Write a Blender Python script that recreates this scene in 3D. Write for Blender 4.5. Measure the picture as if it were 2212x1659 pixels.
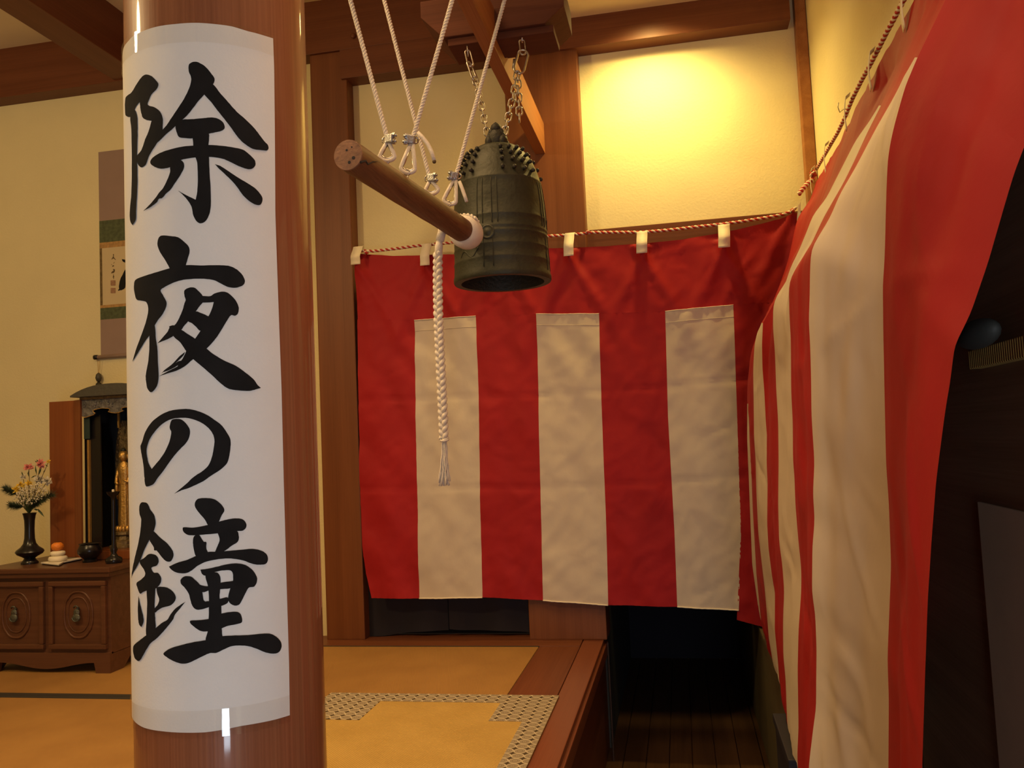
import bpy, bmesh, math, random
from mathutils import Vector, Matrix, noise
from mathutils.geometry import delaunay_2d_cdt
for o in list(bpy.data.objects): bpy.data.objects.remove(o, do_unlink=True)
scene = bpy.context.scene
COL = scene.collection
PI = math.pi
random.seed(7)

# ------------------------------------------------------------------ camera
F, YAW, PITCH, ROLL = 1830.767, -0.19081037, 0.06809906, 0.04537114
CX, CY, HC = 1106.0, 829.5, 1.0
def _axes():
    sy, cy, sp, cp = math.sin(YAW), math.cos(YAW), math.sin(PITCH), math.cos(PITCH)
    f = Vector((sy*cp, cy*cp, sp)); r = Vector((cy, -sy, 0)); d = f.cross(r)
    cr, sr = math.cos(ROLL), math.sin(ROLL)
    return cr*r+sr*d, cr*d-sr*r, f
AR, AD, AF = _axes()
cam_d = bpy.data.cameras.new('camera'); cam = bpy.data.objects.new('camera', cam_d); COL.objects.link(cam)
cam_d.sensor_width = 36.0; cam_d.lens = F/2212*36.0; cam_d.clip_start = 0.02
M = Matrix((AR, -AD, -AF)).transposed().to_4x4(); M.translation = Vector((0, 0, HC)); cam.matrix_world = M
scene.camera = cam

# measuring the place: a point seen in the photograph, at a known depth plane of the room
def ray(x, y): return (AF*F + AR*(x-CX) + AD*(y-CY))/F
EYE = Vector((0, 0, HC))
def onY(x, y, Y): v = ray(x, y); return EYE + v*(Y/v.y)
def onX(x, y, X): v = ray(x, y); return EYE + v*(X/v.x)
def onZ(x, y, Z): v = ray(x, y); return EYE + v*((Z-HC)/v.z)

# ------------------------------------------------------------------ world, lights, exposure
w = bpy.data.worlds.new('world'); scene.world = w; w.use_nodes = True
bg = w.node_tree.nodes['Background']; bg.inputs[0].default_value = (1.0, 0.70, 0.42, 1); bg.inputs[1].default_value = 0.10
scene.view_settings.view_transform = 'Standard'; scene.view_settings.look = 'None'
scene.view_settings.exposure = 0.0; scene.view_settings.gamma = 1.0
def lamp(name, kind, loc, energy, color, target=None, **kw):
    d = bpy.data.lights.new(name, kind); d.energy = energy; d.color = color
    for k, v in kw.items(): setattr(d, k, v)
    o = bpy.data.objects.new(name, d); COL.objects.link(o); o.location = loc
    if target is not None: o.rotation_euler = (Vector(target)-Vector(loc)).to_track_quat('-Z', 'Y').to_euler()
    return o
WARM = (1.0, 0.66, 0.30)
lamp('downlight_lamp', 'SPOT', (-0.03, 3.98, 3.12), 88, (1.0, 0.71, 0.22), (-0.03, 4.10, 2.0), spot_size=2.6, spot_blend=0.9, shadow_soft_size=0.05)
lamp('hall_lamp', 'POINT', (-3.02, 0.96, 2.78), 100, (1.0, 0.71, 0.34), shadow_soft_size=0.11)
lamp('ceiling_lamp', 'AREA', (-1.5, 2.3, 3.4), 26, (1.0, 0.64, 0.30), (-1.5, 2.6, 0), shape='RECTANGLE', size=1.2, size_y=1.2, spread=1.9)
lamp('entry_lamp', 'AREA', (0.05, 1.6, 3.1), 9, (1.0, 0.62, 0.30), (0.0, 1.9, 0), shape='RECTANGLE', size=0.5, size_y=0.5, spread=1.9)
lamp('daylight_opening', 'AREA', (0.32, -1.25, 0.85), 20, (0.82, 0.89, 1.0), (-0.4, 1.2, 0.9), shape='RECTANGLE', size=0.40, size_y=1.6)
lamp('daylight_gap', 'AREA', (0.30, -1.20, -0.20), 8, (0.72, 0.86, 1.0), (-0.6, 1.3, 0.5), shape='RECTANGLE', size=0.34, size_y=0.28)  # small extra light, added for the cool glint low on the pillar

# ------------------------------------------------------------------ materials
def nt(name):
    m = bpy.data.materials.new(name); m.use_nodes = True
    return m, m.node_tree.nodes, m.node_tree.links, m.node_tree.nodes['Principled BSDF']
def plain(name, col, rough=0.6, metal=0.0, bump=0.0, bscale=60, var=0.0, vscale=8, coat=0.0, coatr=0.1, spec=0.5, sheen=0.0, stretch=(1, 1, 1)):
    m, N, L, P = nt(name)
    P.inputs['Base Color'].default_value = (*col, 1); P.inputs['Roughness'].default_value = rough
    P.inputs['Metallic'].default_value = metal; P.inputs['Coat Weight'].default_value = coat
    P.inputs['Coat Roughness'].default_value = coatr; P.inputs['Specular IOR Level'].default_value = spec
    P.inputs['Sheen Weight'].default_value = sheen
    tc = N.new('ShaderNodeTexCoord'); mp = N.new('ShaderNodeMapping'); mp.inputs['Scale'].default_value = stretch
    L.new(tc.outputs['Object'], mp.inputs[0])
    if var > 0:
        n = N.new('ShaderNodeTexNoise'); n.inputs['Scale'].default_value = vscale; n.inputs['Detail'].default_value = 5
        L.new(mp.outputs[0], n.inputs['Vector'])
        r = N.new('ShaderNodeValToRGB'); r.color_ramp.elements[0].position = 0.3; r.color_ramp.elements[1].position = 0.7
        r.color_ramp.elements[0].color = (*[c*(1-var) for c in col], 1); r.color_ramp.elements[1].color = (*[min(1, c*(1+var)) for c in col], 1)
        L.new(n.outputs['Fac'], r.inputs[0]); L.new(r.outputs[0], P.inputs['Base Color'])
    if bump > 0:
        n2 = N.new('ShaderNodeTexNoise'); n2.inputs['Scale'].default_value = bscale; n2.inputs['Detail'].default_value = 4
        L.new(mp.outputs[0], n2.inputs['Vector'])
        b = N.new('ShaderNodeBump'); b.inputs['Strength'].default_value = bump; b.inputs['Distance'].default_value = 0.01
        L.new(n2.outputs['Fac'], b.inputs['Height']); L.new(b.outputs[0], P.inputs['Normal'])
    return m
def wood(name, c1, c2, axis='Z', scale=1.0, rough=0.42, coat=0.0, coatr=0.12, fine=0.35):
    m, N, L, P = nt(name)
    P.inputs['Roughness'].default_value = rough; P.inputs['Coat Weight'].default_value = coat; P.inputs['Coat Roughness'].default_value = coatr; P.inputs['Specular IOR Level'].default_value = 0.28
    tc = N.new('ShaderNodeTexCoord'); mp = N.new('ShaderNodeMapping')
    s = {'X': (0.6, 14, 14), 'Y': (14, 0.6, 14), 'Z': (14, 14, 0.6)}[axis]
    mp.inputs['Scale'].default_value = tuple(v*scale for v in s); L.new(tc.outputs['Object'], mp.inputs[0])
    n = N.new('ShaderNodeTexNoise'); n.inputs['Scale'].default_value = 1.2; n.inputs['Detail'].default_value = 6; n.inputs['Distortion'].default_value = 0.6
    L.new(mp.outputs[0], n.inputs['Vector'])
    mp2 = N.new('ShaderNodeMapping'); s2 = {'X': (2, 220, 220), 'Y': (220, 2, 220), 'Z': (220, 220, 2)}[axis]
    mp2.inputs['Scale'].default_value = tuple(v*scale for v in s2); L.new(tc.outputs['Object'], mp2.inputs[0])
    n2 = N.new('ShaderNodeTexNoise'); n2.inputs['Scale'].default_value = 1.0; n2.inputs['Detail'].default_value = 2
    L.new(mp2.outputs[0], n2.inputs['Vector'])
    mx = N.new('ShaderNodeMix'); mx.inputs['Factor'].default_value = fine
    L.new(n.outputs['Fac'], mx.inputs['A']); L.new(n2.outputs['Fac'], mx.inputs['B'])
    r = N.new('ShaderNodeValToRGB'); r.color_ramp.elements[0].position = 0.32; r.color_ramp.elements[1].position = 0.66
    r.color_ramp.elements[0].color = (*c1, 1); r.color_ramp.elements[1].color = (*c2, 1)
    L.new(mx.outputs['Result'], r.inputs[0]); L.new(r.outputs[0], P.inputs['Base Color'])
    b = N.new('ShaderNodeBump'); b.inputs['Strength'].default_value = 0.12; b.inputs['Distance'].default_value = 0.002
    L.new(n2.outputs['Fac'], b.inputs['Height']); L.new(b.outputs[0], P.inputs['Normal'])
    return m
def weave(name, c1, c2, sx, sy, strength=0.4, rough=0.7):
    m, N, L, P = nt(name); P.inputs['Roughness'].default_value = rough
    tc = N.new('ShaderNodeTexCoord'); mp = N.new('ShaderNodeMapping'); mp.inputs['Scale'].default_value = (sx, sy, 1); L.new(tc.outputs['Object'], mp.inputs[0])
    sp = N.new('ShaderNodeSeparateXYZ'); L.new(mp.outputs[0], sp.inputs[0])
    a = N.new('ShaderNodeMath'); a.operation = 'SINE'; L.new(sp.outputs[0], a.inputs[0])
    c = N.new('ShaderNodeMath'); c.operation = 'SINE'; L.new(sp.outputs[1], c.inputs[0])
    mu = N.new('ShaderNodeMath'); mu.operation = 'MULTIPLY'; L.new(a.outputs[0], mu.inputs[0]); L.new(c.outputs[0], mu.inputs[1])
    n = N.new('ShaderNodeTexNoise'); n.inputs['Scale'].default_value = 5; n.inputs['Detail'].default_value = 8; L.new(tc.outputs['Object'], n.inputs['Vector'])
    ad = N.new('ShaderNodeMath'); ad.operation = 'MULTIPLY_ADD'; L.new(mu.outputs[0], ad.inputs[0]); ad.inputs[1].default_value = 0.12; L.new(n.outputs['Fac'], ad.inputs[2])
    r = N.new('ShaderNodeValToRGB'); r.color_ramp.elements[0].position = 0.25; r.color_ramp.elements[1].position = 0.75
    r.color_ramp.elements[0].color = (*c1, 1); r.color_ramp.elements[1].color = (*c2, 1)
    L.new(ad.outputs[0], r.inputs[0]); L.new(r.outputs[0], P.inputs['Base Color'])
    b = N.new('ShaderNodeBump'); b.inputs['Strength'].default_value = strength; b.inputs['Distance'].default_value = 0.002
    L.new(mu.outputs[0], b.inputs['Height']); L.new(b.outputs[0], P.inputs['Normal'])
    return m
def coils(name, cell=0.042):
    m, N, L, P = nt(name); P.inputs['Roughness'].default_value = 0.7
    tc = N.new('ShaderNodeTexCoord'); mp = N.new('ShaderNodeMapping'); mp.inputs['Scale'].default_value = (1/cell, 1/cell, 0); L.new(tc.outputs['Object'], mp.inputs[0])
    fr = N.new('ShaderNodeVectorMath'); fr.operation = 'FRACTION'; L.new(mp.outputs[0], fr.inputs[0])
    sb = N.new('ShaderNodeVectorMath'); sb.operation = 'SUBTRACT'; sb.inputs[1].default_value = (0.5, 0.5, 0); L.new(fr.outputs[0], sb.inputs[0])
    ln = N.new('ShaderNodeVectorMath'); ln.operation = 'LENGTH'; L.new(sb.outputs[0], ln.inputs[0])
    r = N.new('ShaderNodeValToRGB'); r.color_ramp.interpolation = 'LINEAR'
    e = r.color_ramp.elements; e[0].position = 0.0; e[0].color = (0.16, 0.12, 0.08, 1); e[1].position = 0.12; e[1].color = (0.34, 0.28, 0.20, 1)
    for p, c in ((0.20, (0.17, 0.13, 0.085)), (0.28, (0.30, 0.25, 0.18)), (0.36, (0.20, 0.155, 0.105)), (0.44, (0.46, 0.39, 0.28)), (0.50, (0.46, 0.39, 0.28)), (0.53, (0.05, 0.03, 0.012))):
        k = e.new(p); k.color = (*c, 1)
    L.new(ln.outputs['Value'], r.inputs[0]); L.new(r.outputs[0], P.inputs['Base Color'])
    return m
def glassy(name, tint, rough=0.03, ior=1.45):
    m, N, L, P = nt(name); N.remove(P); out = N['Material Output']
    t = N.new('ShaderNodeBsdfTransparent'); t.inputs[0].default_value = (*tint, 1)
    g = N.new('ShaderNodeBsdfGlossy'); g.inputs['Roughness'].default_value = rough; g.inputs[0].default_value = (1, 1, 1, 1)
    lw = N.new('ShaderNodeLayerWeight'); lw.inputs[0].default_value = 0.5; pw = N.new('ShaderNodeMath'); pw.operation = 'POWER'; L.new(lw.outputs['Facing'], pw.inputs[0]); pw.inputs[1].default_value = 5.0
    fz = N.new('ShaderNodeMath'); fz.operation = 'MULTIPLY_ADD'; L.new(pw.outputs[0], fz.inputs[0]); fz.inputs[1].default_value = 0.6; fz.inputs[2].default_value = ((ior-1)/(ior+1))**2
    mx = N.new('ShaderNodeMixShader'); L.new(fz.outputs[0], mx.inputs[0]); L.new(t.outputs[0], mx.inputs[1]); L.new(g.outputs[0], mx.inputs[2]); L.new(mx.outputs[0], out.inputs[0])
    return m
MT = {}
MT['plaster'] = plain('plaster', (0.77, 0.675, 0.395), 0.85, bump=0.15, bscale=90, var=0.03, vscale=3)
MT['ceil'] = plain('ceiling_plaster', (0.78, 0.65, 0.42), 0.9, var=0.05, vscale=3)
MT['wood'] = wood('brown_wood', (0.115, 0.034, 0.014), (0.165, 0.054, 0.023), 'X', rough=0.45)
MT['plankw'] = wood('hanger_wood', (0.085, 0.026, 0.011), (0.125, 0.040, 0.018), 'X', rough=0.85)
MT['woodY'] = wood('brown_wood_lengthwise', (0.115, 0.034, 0.014), (0.165, 0.054, 0.023), 'Y', rough=0.45)
MT['post'] = wood('post_wood', (0.145, 0.047, 0.017), (0.20, 0.070, 0.026), 'Z', rough=0.45)
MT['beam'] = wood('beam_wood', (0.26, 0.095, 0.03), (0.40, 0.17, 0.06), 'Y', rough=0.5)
MT['pillar'] = wood('pillar_wood', (0.23, 0.075, 0.031), (0.32, 0.113, 0.050), 'Z', rough=0.42, coat=0.5, coatr=0.06, fine=0.6)
MT['rail'] = wood('rail_wood', (0.15, 0.044, 0.020), (0.20, 0.065, 0.030), 'Y', rough=0.32)
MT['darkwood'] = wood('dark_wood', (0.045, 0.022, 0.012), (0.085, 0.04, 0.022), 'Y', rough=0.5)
MT['floorw'] = wood('floor_wood', (0.06, 0.030, 0.014), (0.11, 0.055, 0.026), 'Y', rough=0.4)
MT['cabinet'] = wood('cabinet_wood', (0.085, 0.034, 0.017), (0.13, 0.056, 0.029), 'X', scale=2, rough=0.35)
MT['brown_door'] = wood('lacquered_wood', (0.16, 0.045, 0.015), (0.24, 0.075, 0.022), 'Z', rough=0.25)
MT['logw'] = wood('log_wood', (0.075, 0.028, 0.012), (0.20, 0.090, 0.038), 'Y', rough=0.55)
MT['logend'] = plain('log_end_grain', (0.27, 0.14, 0.075), 0.8, bump=0.4, bscale=60, var=0.3, vscale=22)
MT['tatami'] = weave('tatami_rush', (0.265, 0.130, 0.031), (0.33, 0.172, 0.044), 900, 260, 0.3)
MT['goza'] = weave('woven_mat', (0.40, 0.245, 0.055), (0.50, 0.32, 0.085), 620, 620, 0.6)
MT['coils'] = coils('coil_border')
MT['heri'] = plain('black_border', (0.022, 0.018, 0.016), 0.8)
MT['bronze'] = plain('aged_bronze', (0.036, 0.036, 0.021), 0.55, metal=0.3, bump=0.25, bscale=50, var=0.22, vscale=9, spec=0.4)
MT['bronze_dark'] = plain('dark_bronze', (0.032, 0.029, 0.019), 0.6, metal=0.3, bump=0.4, bscale=80)
MT['steel'] = plain('galvanised_steel', (0.50, 0.46, 0.40), 0.28, metal=1.0, bump=0.1, bscale=100)
MT['clamp'] = plain('zinc_clamp', (0.38, 0.38, 0.38), 0.35, metal=0.9, bump=0.25, bscale=200)
MT['rope'] = plain('cotton_rope', (0.72, 0.64, 0.52), 0.9, bump=0.35, bscale=400, sheen=0.2)
MT['ropered'] = plain('red_cord', (0.42, 0.02, 0.012), 0.7)
MT['ropewhite'] = plain('white_cord', (0.75, 0.64, 0.50), 0.7)
MT['red'] = plain('red_cloth', (0.33, 0.009, 0.012), 0.65, bump=0.10, bscale=25, var=0.07, vscale=4, spec=0.25)
MT['white'] = plain('white_cloth', (0.56, 0.48, 0.39), 0.6, bump=0.22, bscale=14, var=0.03, vscale=6, spec=0.3, stretch=(1, 1, 0.6))
MT['tab'] = plain('white_tab', (0.74, 0.66, 0.52), 0.7, bump=0.2, bscale=40)
MT['navy'] = plain('navy_cloth', (0.012, 0.009, 0.016), 0.85)
MT['paper'] = plain('washi_paper', (0.84, 0.82, 0.78), 0.85, bump=0.06, bscale=220, var=0.02, vscale=10)
MT['ink'] = plain('black_ink', (0.014, 0.013, 0.013), 0.85, var=0.2, vscale=20, spec=0.15)
MT['tape'] = glassy('clear_tape', (0.975, 0.965, 0.95), 0.03, ior=1.50)
MT['glass'] = glassy('dark_glass', (0.80, 0.76, 0.72), 0.04)
MT['black'] = plain('black_lacquer', (0.008, 0.007, 0.008), 0.28, coat=0.15, spec=0.35)
MT['gold'] = plain('gilt', (0.55, 0.33, 0.09), 0.4, metal=0.7, bump=0.3, bscale=90)
MT['olive'] = plain('aged_gilt_carving', (0.16, 0.11, 0.045), 0.55, metal=0.4, bump=0.6, bscale=60, var=0.4, vscale=40)
MT['carve'] = plain('grey_carving', (0.12, 0.115, 0.11), 0.5, metal=0.2, bump=0.9, bscale=45, var=0.5, vscale=45)
MT['roof'] = plain('dark_roof', (0.055, 0.052, 0.042), 0.5, bump=0.3, bscale=40)
MT['drape'] = plain('green_drape', (0.014, 0.030, 0.024), 0.8)
MT['mauve'] = plain('mauve_silk', (0.30, 0.205, 0.17), 0.7, var=0.04)
MT['green'] = plain('green_brocade', (0.075, 0.095, 0.042), 0.7, var=0.3, vscale=50)
MT['gbrocade'] = plain('gold_brocade', (0.42, 0.24, 0.08), 0.6, var=0.25, vscale=60)
MT['scrollpaper'] = plain('scroll_paper', (0.60, 0.49, 0.29), 0.85, var=0.03)
MT['seal'] = plain('faded_seal', (0.34, 0.19, 0.11), 0.85, var=0.3, vscale=180)
MT['inkb'] = plain('brown_ink', (0.12, 0.08, 0.035), 0.8)
MT['white_ceramic'] = plain('white_rice_cake', (0.78, 0.70, 0.52), 0.6)
MT['traypaper'] = plain('white_paper', (0.78, 0.72, 0.60), 0.8)
MT['orange'] = plain('orange_peel', (0.75, 0.22, 0.02), 0.45, bump=0.4, bscale=160)
MT['pink'] = plain('pink_petals', (0.62, 0.20, 0.17), 0.7)
MT['yellow'] = plain('yellow_petals', (0.75, 0.50, 0.04), 0.7)
MT['whitep'] = plain('white_petals', (0.60, 0.55, 0.42), 0.7)
MT['leaf'] = plain('dark_leaf', (0.045, 0.07, 0.02), 0.6, var=0.3)
MT['pine'] = plain('pine_needles', (0.035, 0.055, 0.022), 0.6, var=0.3, vscale=30)
MT['stem'] = plain('stem_brown', (0.10, 0.06, 0.02), 0.7)
MT['cabpanel'] = wood('cabinet_panel_wood', (0.22, 0.13, 0.075), (0.30, 0.18, 0.11), 'Y', rough=0.25)
MT['sheetm'] = plain('beige_board', (0.55, 0.42, 0.30), 0.8, var=0.05)  # colour of the reflection modelled as a beige sheet
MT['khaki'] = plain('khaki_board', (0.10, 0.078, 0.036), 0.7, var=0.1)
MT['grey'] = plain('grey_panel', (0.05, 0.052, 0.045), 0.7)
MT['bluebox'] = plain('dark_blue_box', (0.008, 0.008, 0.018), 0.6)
MT['pull'] = plain('antique_metal', (0.10, 0.105, 0.085), 0.5, metal=0.6, bump=0.5, bscale=90)

# ------------------------------------------------------------------ mesh builder
class B:
    def __init__(s): s.v = []; s.f = []
    def add(s, vs, fs):
        n = len(s.v); s.v += [Vector(p) for p in vs]; s.f += [tuple(i+n for i in f) for f in fs]; return s
    def box(s, x0, x1, y0, y1, z0, z1):
        vs = [(x, y, z) for x in (x0, x1) for y in (y0, y1) for z in (z0, z1)]
        return s.add(vs, [(0, 1, 3, 2), (4, 6, 7, 5), (0, 4, 5, 1), (2, 3, 7, 6), (0, 2, 6, 4), (1, 5, 7, 3)])
    def prism(s, poly, axis, a, b):
        n = len(poly)
        def P(u, v, t): return {'X': (t, u, v), 'Y': (u, t, v), 'Z': (u, v, t)}[axis]
        vs = [P(u, v, a) for u, v in poly]+[P(u, v, b) for u, v in poly]
        return s.add(vs, [tuple(range(n))[::-1], tuple(range(n, 2*n))]+[(i, (i+1) % n, n+(i+1) % n, n+i) for i in range(n)])
    def lathe(s, prof, c=(0, 0, 0), seg=32, cap=True, mat=None):
        vs = []; fs = []; n = len(prof)
        for r, z in prof:
            for k in range(seg):
                a = 2*PI*k/seg; p = Vector((r*math.cos(a), r*math.sin(a), z))
                if mat: p = mat @ p
                vs.append(p+Vector(c))
        for i in range(n-1):
            for k in range(seg):
                k2 = (k+1) % seg; fs.append((i*seg+k, i*seg+k2, (i+1)*seg+k2, (i+1)*seg+k))
        if cap: fs.append(tuple(range(seg))[::-1]); fs.append(tuple((n-1)*seg+k for k in range(seg)))
        return s.add(vs, fs)
    def ball(s, c, r, seg=16, rings=8, sc=(1, 1, 1)):
        prof = [(r*math.sin(PI*i/rings)+1e-5, -r*math.cos(PI*i/rings)) for i in range(rings+1)]
        return s.lathe(prof, c, seg, True, Matrix.Diagonal((sc[0], sc[1], sc[2])))
    def tube(s, pts, r, seg=8, closed=False, cap=True):
        pts = [Vector(p) for p in pts]; n = len(pts); vs = []; fs = []
        rs = r if isinstance(r, (list, tuple)) else [r]*n
        T = []
        for i in range(n):
            a = pts[(i-1) % n] if (closed or i > 0) else pts[i]; b = pts[(i+1) % n] if (closed or i < n-1) else pts[i]
            t = (b-a); T.append(t.normalized() if t.length > 1e-9 else Vector((0, 0, 1)))
        u = T[0].orthogonal().normalized()
        for i in range(n):
            u = (u - T[i]*u.dot(T[i])); u = u.normalized() if u.length > 1e-6 else T[i].orthogonal().normalized()
            w_ = T[i].cross(u)
            for k in range(seg):
                a = 2*PI*k/seg; vs.append(pts[i]+(u*math.cos(a)+w_*math.sin(a))*rs[i])
        for i in range(n if closed else n-1):
            j = (i+1) % n
            for k in range(seg):
                k2 = (k+1) % seg; fs.append((i*seg+k, i*seg+k2, j*seg+k2, j*seg+k))
        if cap and not closed: fs.append(tuple(range(seg))[::-1]); fs.append(tuple((n-1)*seg+k for k in range(seg)))
        return s.add(vs, fs)
LOC = {}
def wloc(o): return LOC.get(o.name, Vector((0, 0, 0))) if o else Vector((0, 0, 0))
def props(o, label=None, cat=None, group=None, kind=None):
    if label: o['label'] = label
    if cat: o['category'] = cat
    if group: o['group'] = group
    if kind: o['kind'] = kind
    return o
def thing(name, label, cat, loc, group=None):
    o = bpy.data.objects.new(name, None); COL.objects.link(o); o.location = loc; o.empty_display_size = 0.05
    LOC[o.name] = Vector(loc); return props(o, label, cat, group)
def part(name, b, mat, parent=None, smooth=False, bevel=0.0, seg=2, origin=None, label=None, kind=None, solid=0.0, auto=None):
    base = wloc(parent) if parent else Vector(origin if origin is not None else (0, 0, 0))
    me = bpy.data.meshes.new(name); me.from_pydata([tuple(v-base) for v in b.v], [], b.f); me.update()
    bm = bmesh.new(); bm.from_mesh(me)
    if bevel > 0:
        es = [e for e in bm.edges if len(e.link_faces) == 2 and e.calc_face_angle(0) > 0.6]
        bmesh.ops.bevel(bm, geom=es, offset=bevel, segments=seg, profile=0.6, affect='EDGES')
    bmesh.ops.recalc_face_normals(bm, faces=bm.faces); bm.to_mesh(me); bm.free()
    if smooth:
        me.shade_smooth()
        if auto is not None: me.set_sharp_from_angle(angle=auto)
    me.materials.append(MT[mat] if isinstance(mat, str) else mat)
    o = bpy.data.objects.new(name, me); COL.objects.link(o)
    if parent: o.parent = parent
    else: o.location = base
    LOC[o.name] = base
    if solid:
        md = o.modifiers.new('thickness', 'SOLIDIFY'); md.thickness = solid; md.offset = 0
    return props(o, label, None, None, kind)
def struct(name, b, mat, **kw):
    vs = b.v; c = Vector((sum(v.x for v in vs)/len(vs), sum(v.y for v in vs)/len(vs), min(v.z for v in vs)))
    return part(name, b, mat, None, origin=c, kind='structure', **kw)
def lone(name, b, mat, label, cat, group=None, **kw):
    vs = b.v; c = Vector((sum(v.x for v in vs)/len(vs), sum(v.y for v in vs)/len(vs), min(v.z for v in vs)))
    o = part(name, b, mat, None, origin=c, **kw); return props(o, label, cat, group)

# ------------------------------------------------------------------ the room
W = 4.37           # face of the back wall
PX = -0.41         # edge of the raised floor
ZF = -0.60         # lower floor
XR = 0.745         # right wall
# back wall: plaster pieces with openings below
b = B(); b.box(-6.2, -1.86, W, W+0.12, -0.1, 3.5); b.box(-1.72, -0.45, W, W+0.12, 1.85, 3.5); b.box(-0.45, XR+0.12, W, W+0.12, 2.075, 3.5)
struct('wall_back', b, 'plaster')
b = B(); b.box(XR, XR+0.12, -2.2, W+0.1, ZF, 3.5); struct('wall_right', b, 'plaster')
b = B(); b.box(-6.3, -6.2, -2.2, W+0.1, -0.6, 3.5); struct('wall_left', b, 'plaster')
b = B(); b.box(-6.3, 0.02, -2.3, -2.2, -0.6, 3.5); b.box(0.62, XR+0.12, -2.3, -2.2, -0.6, 3.5); b.box(0.02, 0.62, -2.3, -2.2, 1.75, 3.5)
struct('wall_rear', b, 'plaster')
b = B(); b.box(-6.3, -0.55, -2.3, W+0.1, 3.48, 3.6); b.box(-0.55, XR+0.12, -2.3, W+0.1, 3.18, 3.6); struct('ceiling', b, 'ceil')
# lower floor of boards
fl = struct('floor', B().box(-0.5, 0.9, -2.3, 6.4, ZF-0.1, ZF-0.012), 'darkwood')
for k in range(12):
    x0 = -0.47+k*0.112
    part('plank', B().box(x0, x0+0.108, -2.3, 6.3, ZF-0.012, ZF), 'floorw', fl, bevel=0.002, seg=1)
# raised floor body, its riser and edge boards
struct('floor_raised', B().box(-6.2, PX-0.02, -2.2, W+0.02, -0.12, -0.045), 'darkwood')
struct('wall_riser', B().box(PX-0.05, PX-0.03, -2.2, W+0.3, ZF, -0.045), 'woodY')
struct('trim_1', B().box(-0.523, PX-0.012, -2.2, W, -0.045, 0.0), 'rail', bevel=0.004)            # front rail
struct('trim_2', B().box(PX-0.028, PX, -2.2, W, -0.085, -0.022), 'rail', bevel=0.005)            # lower lip of the rail
struct('trim_3', B().box(-0.725, -0.526, -2.2, 4.155, -0.045, -0.001), 'woodY', bevel=0.002)       # board beside the mats
struct('trim_4', B().box(-6.2, -0.526, 4.155, W+0.05, -0.045, 0.002), 'wood', bevel=0.003)        # board along the back wall
struct('trim_5', B().box(-6.2, -0.727, 4.145, 4.154, -0.045, 0.001), 'heri')
# posts
struct('trim_6', B().box(-1.885, -1.672, W-0.09, W+0.13, 0.0, 3.2), 'post', bevel=0.006)
struct('trim_7', B().box(-0.795, -0.405, W-0.09, W+0.13, 0.0, 3.2), 'post', bevel=0.006)
struct('trim_8', B().box(-0.4095, -0.4035, W-0.055, W-0.045, ZF, -0.02), 'darkwood')
struct('trim_9', B().box(0.690, 0.743, W-0.06, W+0.02, ZF, 3.2), 'beam', bevel=0.004)
# beams along the back wall
struct('trim_10', B().box(-6.2, -0.50, W-0.11, W+0.02, 3.182, 3.49), 'wood', bevel=0.0015)
struct('trim_11', B().box(-1.70, 0.66, W-0.11, W+0.02, 3.02, 3.1815), 'wood', bevel=0.0015)
struct('trim_12', B().box(-0.42, 0.70, W-0.04, W+0.10, 1.86, 2.075), 'wood', bevel=0.003)
# big ceiling beam at the left, running away from the camera
struct('trim_13', B().box(-3.085, -2.90, -2.2, W-0.10, 3.19, 3.49), 'woodY', bevel=0.004)
# slender beam above the bell, running to the post
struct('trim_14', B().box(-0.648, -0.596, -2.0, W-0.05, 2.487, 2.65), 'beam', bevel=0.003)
# dark passage beyond
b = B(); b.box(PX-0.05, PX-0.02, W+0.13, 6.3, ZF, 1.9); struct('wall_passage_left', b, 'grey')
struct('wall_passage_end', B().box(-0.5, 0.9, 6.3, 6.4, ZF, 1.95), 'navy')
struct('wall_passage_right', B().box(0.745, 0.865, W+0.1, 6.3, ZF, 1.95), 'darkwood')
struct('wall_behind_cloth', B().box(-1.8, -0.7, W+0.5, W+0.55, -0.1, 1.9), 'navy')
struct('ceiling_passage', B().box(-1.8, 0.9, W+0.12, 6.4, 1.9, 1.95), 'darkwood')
# rear doorway the daylight comes through: frame only
struct('trim_15', B().box(0.0, 0.04, -2.3, -2.18, ZF, 1.79).box(0.60, 0.64, -2.3, -2.18, ZF, 1.79).box(0.0, 0.64, -2.3, -2.18, 1.75, 1.80), 'post')

# ------------------------------------------------------------------ tatami mats
def tatami(x0, x1, y0, y1, label, borders):
    t = thing('tatami_mat', label, 'tatami mat', ((x0+x1)/2, (y0+y1)/2, -0.045), 'tatami mats on the raised floor')
    part('rush_cover', B().box(x0, x1, y0, y1, -0.044, 0.0), 'tatami', t, bevel=0.003)
    for (a, c, d, e) in borders: part('cloth_border', B().box(a, c, d, e, -0.02, 0.0016), 'heri', t)
    return t
tatami(-1.902, -0.727, 3.27, 4.143, 'golden tatami mat along the back wall, right of the round pillar', [(-1.902, -0.727, 3.27, 3.302)])
tatami(-3.70, -1.904, 3.27, 4.143, 'golden tatami mat under the carved cabinet', [(-3.70, -1.904, 3.27, 3.302)])
tatami(-5.50, -3.702, 3.27, 4.143, 'golden tatami mat left of the carved cabinet', [(-5.50, -3.702, 3.27, 3.302)])
tatami(-3.50, -1.702, 2.33, 3.268, 'golden tatami mat in front of the carved cabinet, past the black border', [(-3.50, -1.702, 3.238, 3.268)])
tatami(-1.70, -0.727, 2.33, 3.268, 'golden tatami mat half covered by the patterned straw mat', [(-1.70, -0.727, 3.238, 3.268)])
tatami(-2.56, -0.727, 0.60, 2.328, 'golden tatami mat around the foot of the round pillar', [(-2.56, -0.727, 0.60, 0.63)])
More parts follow.
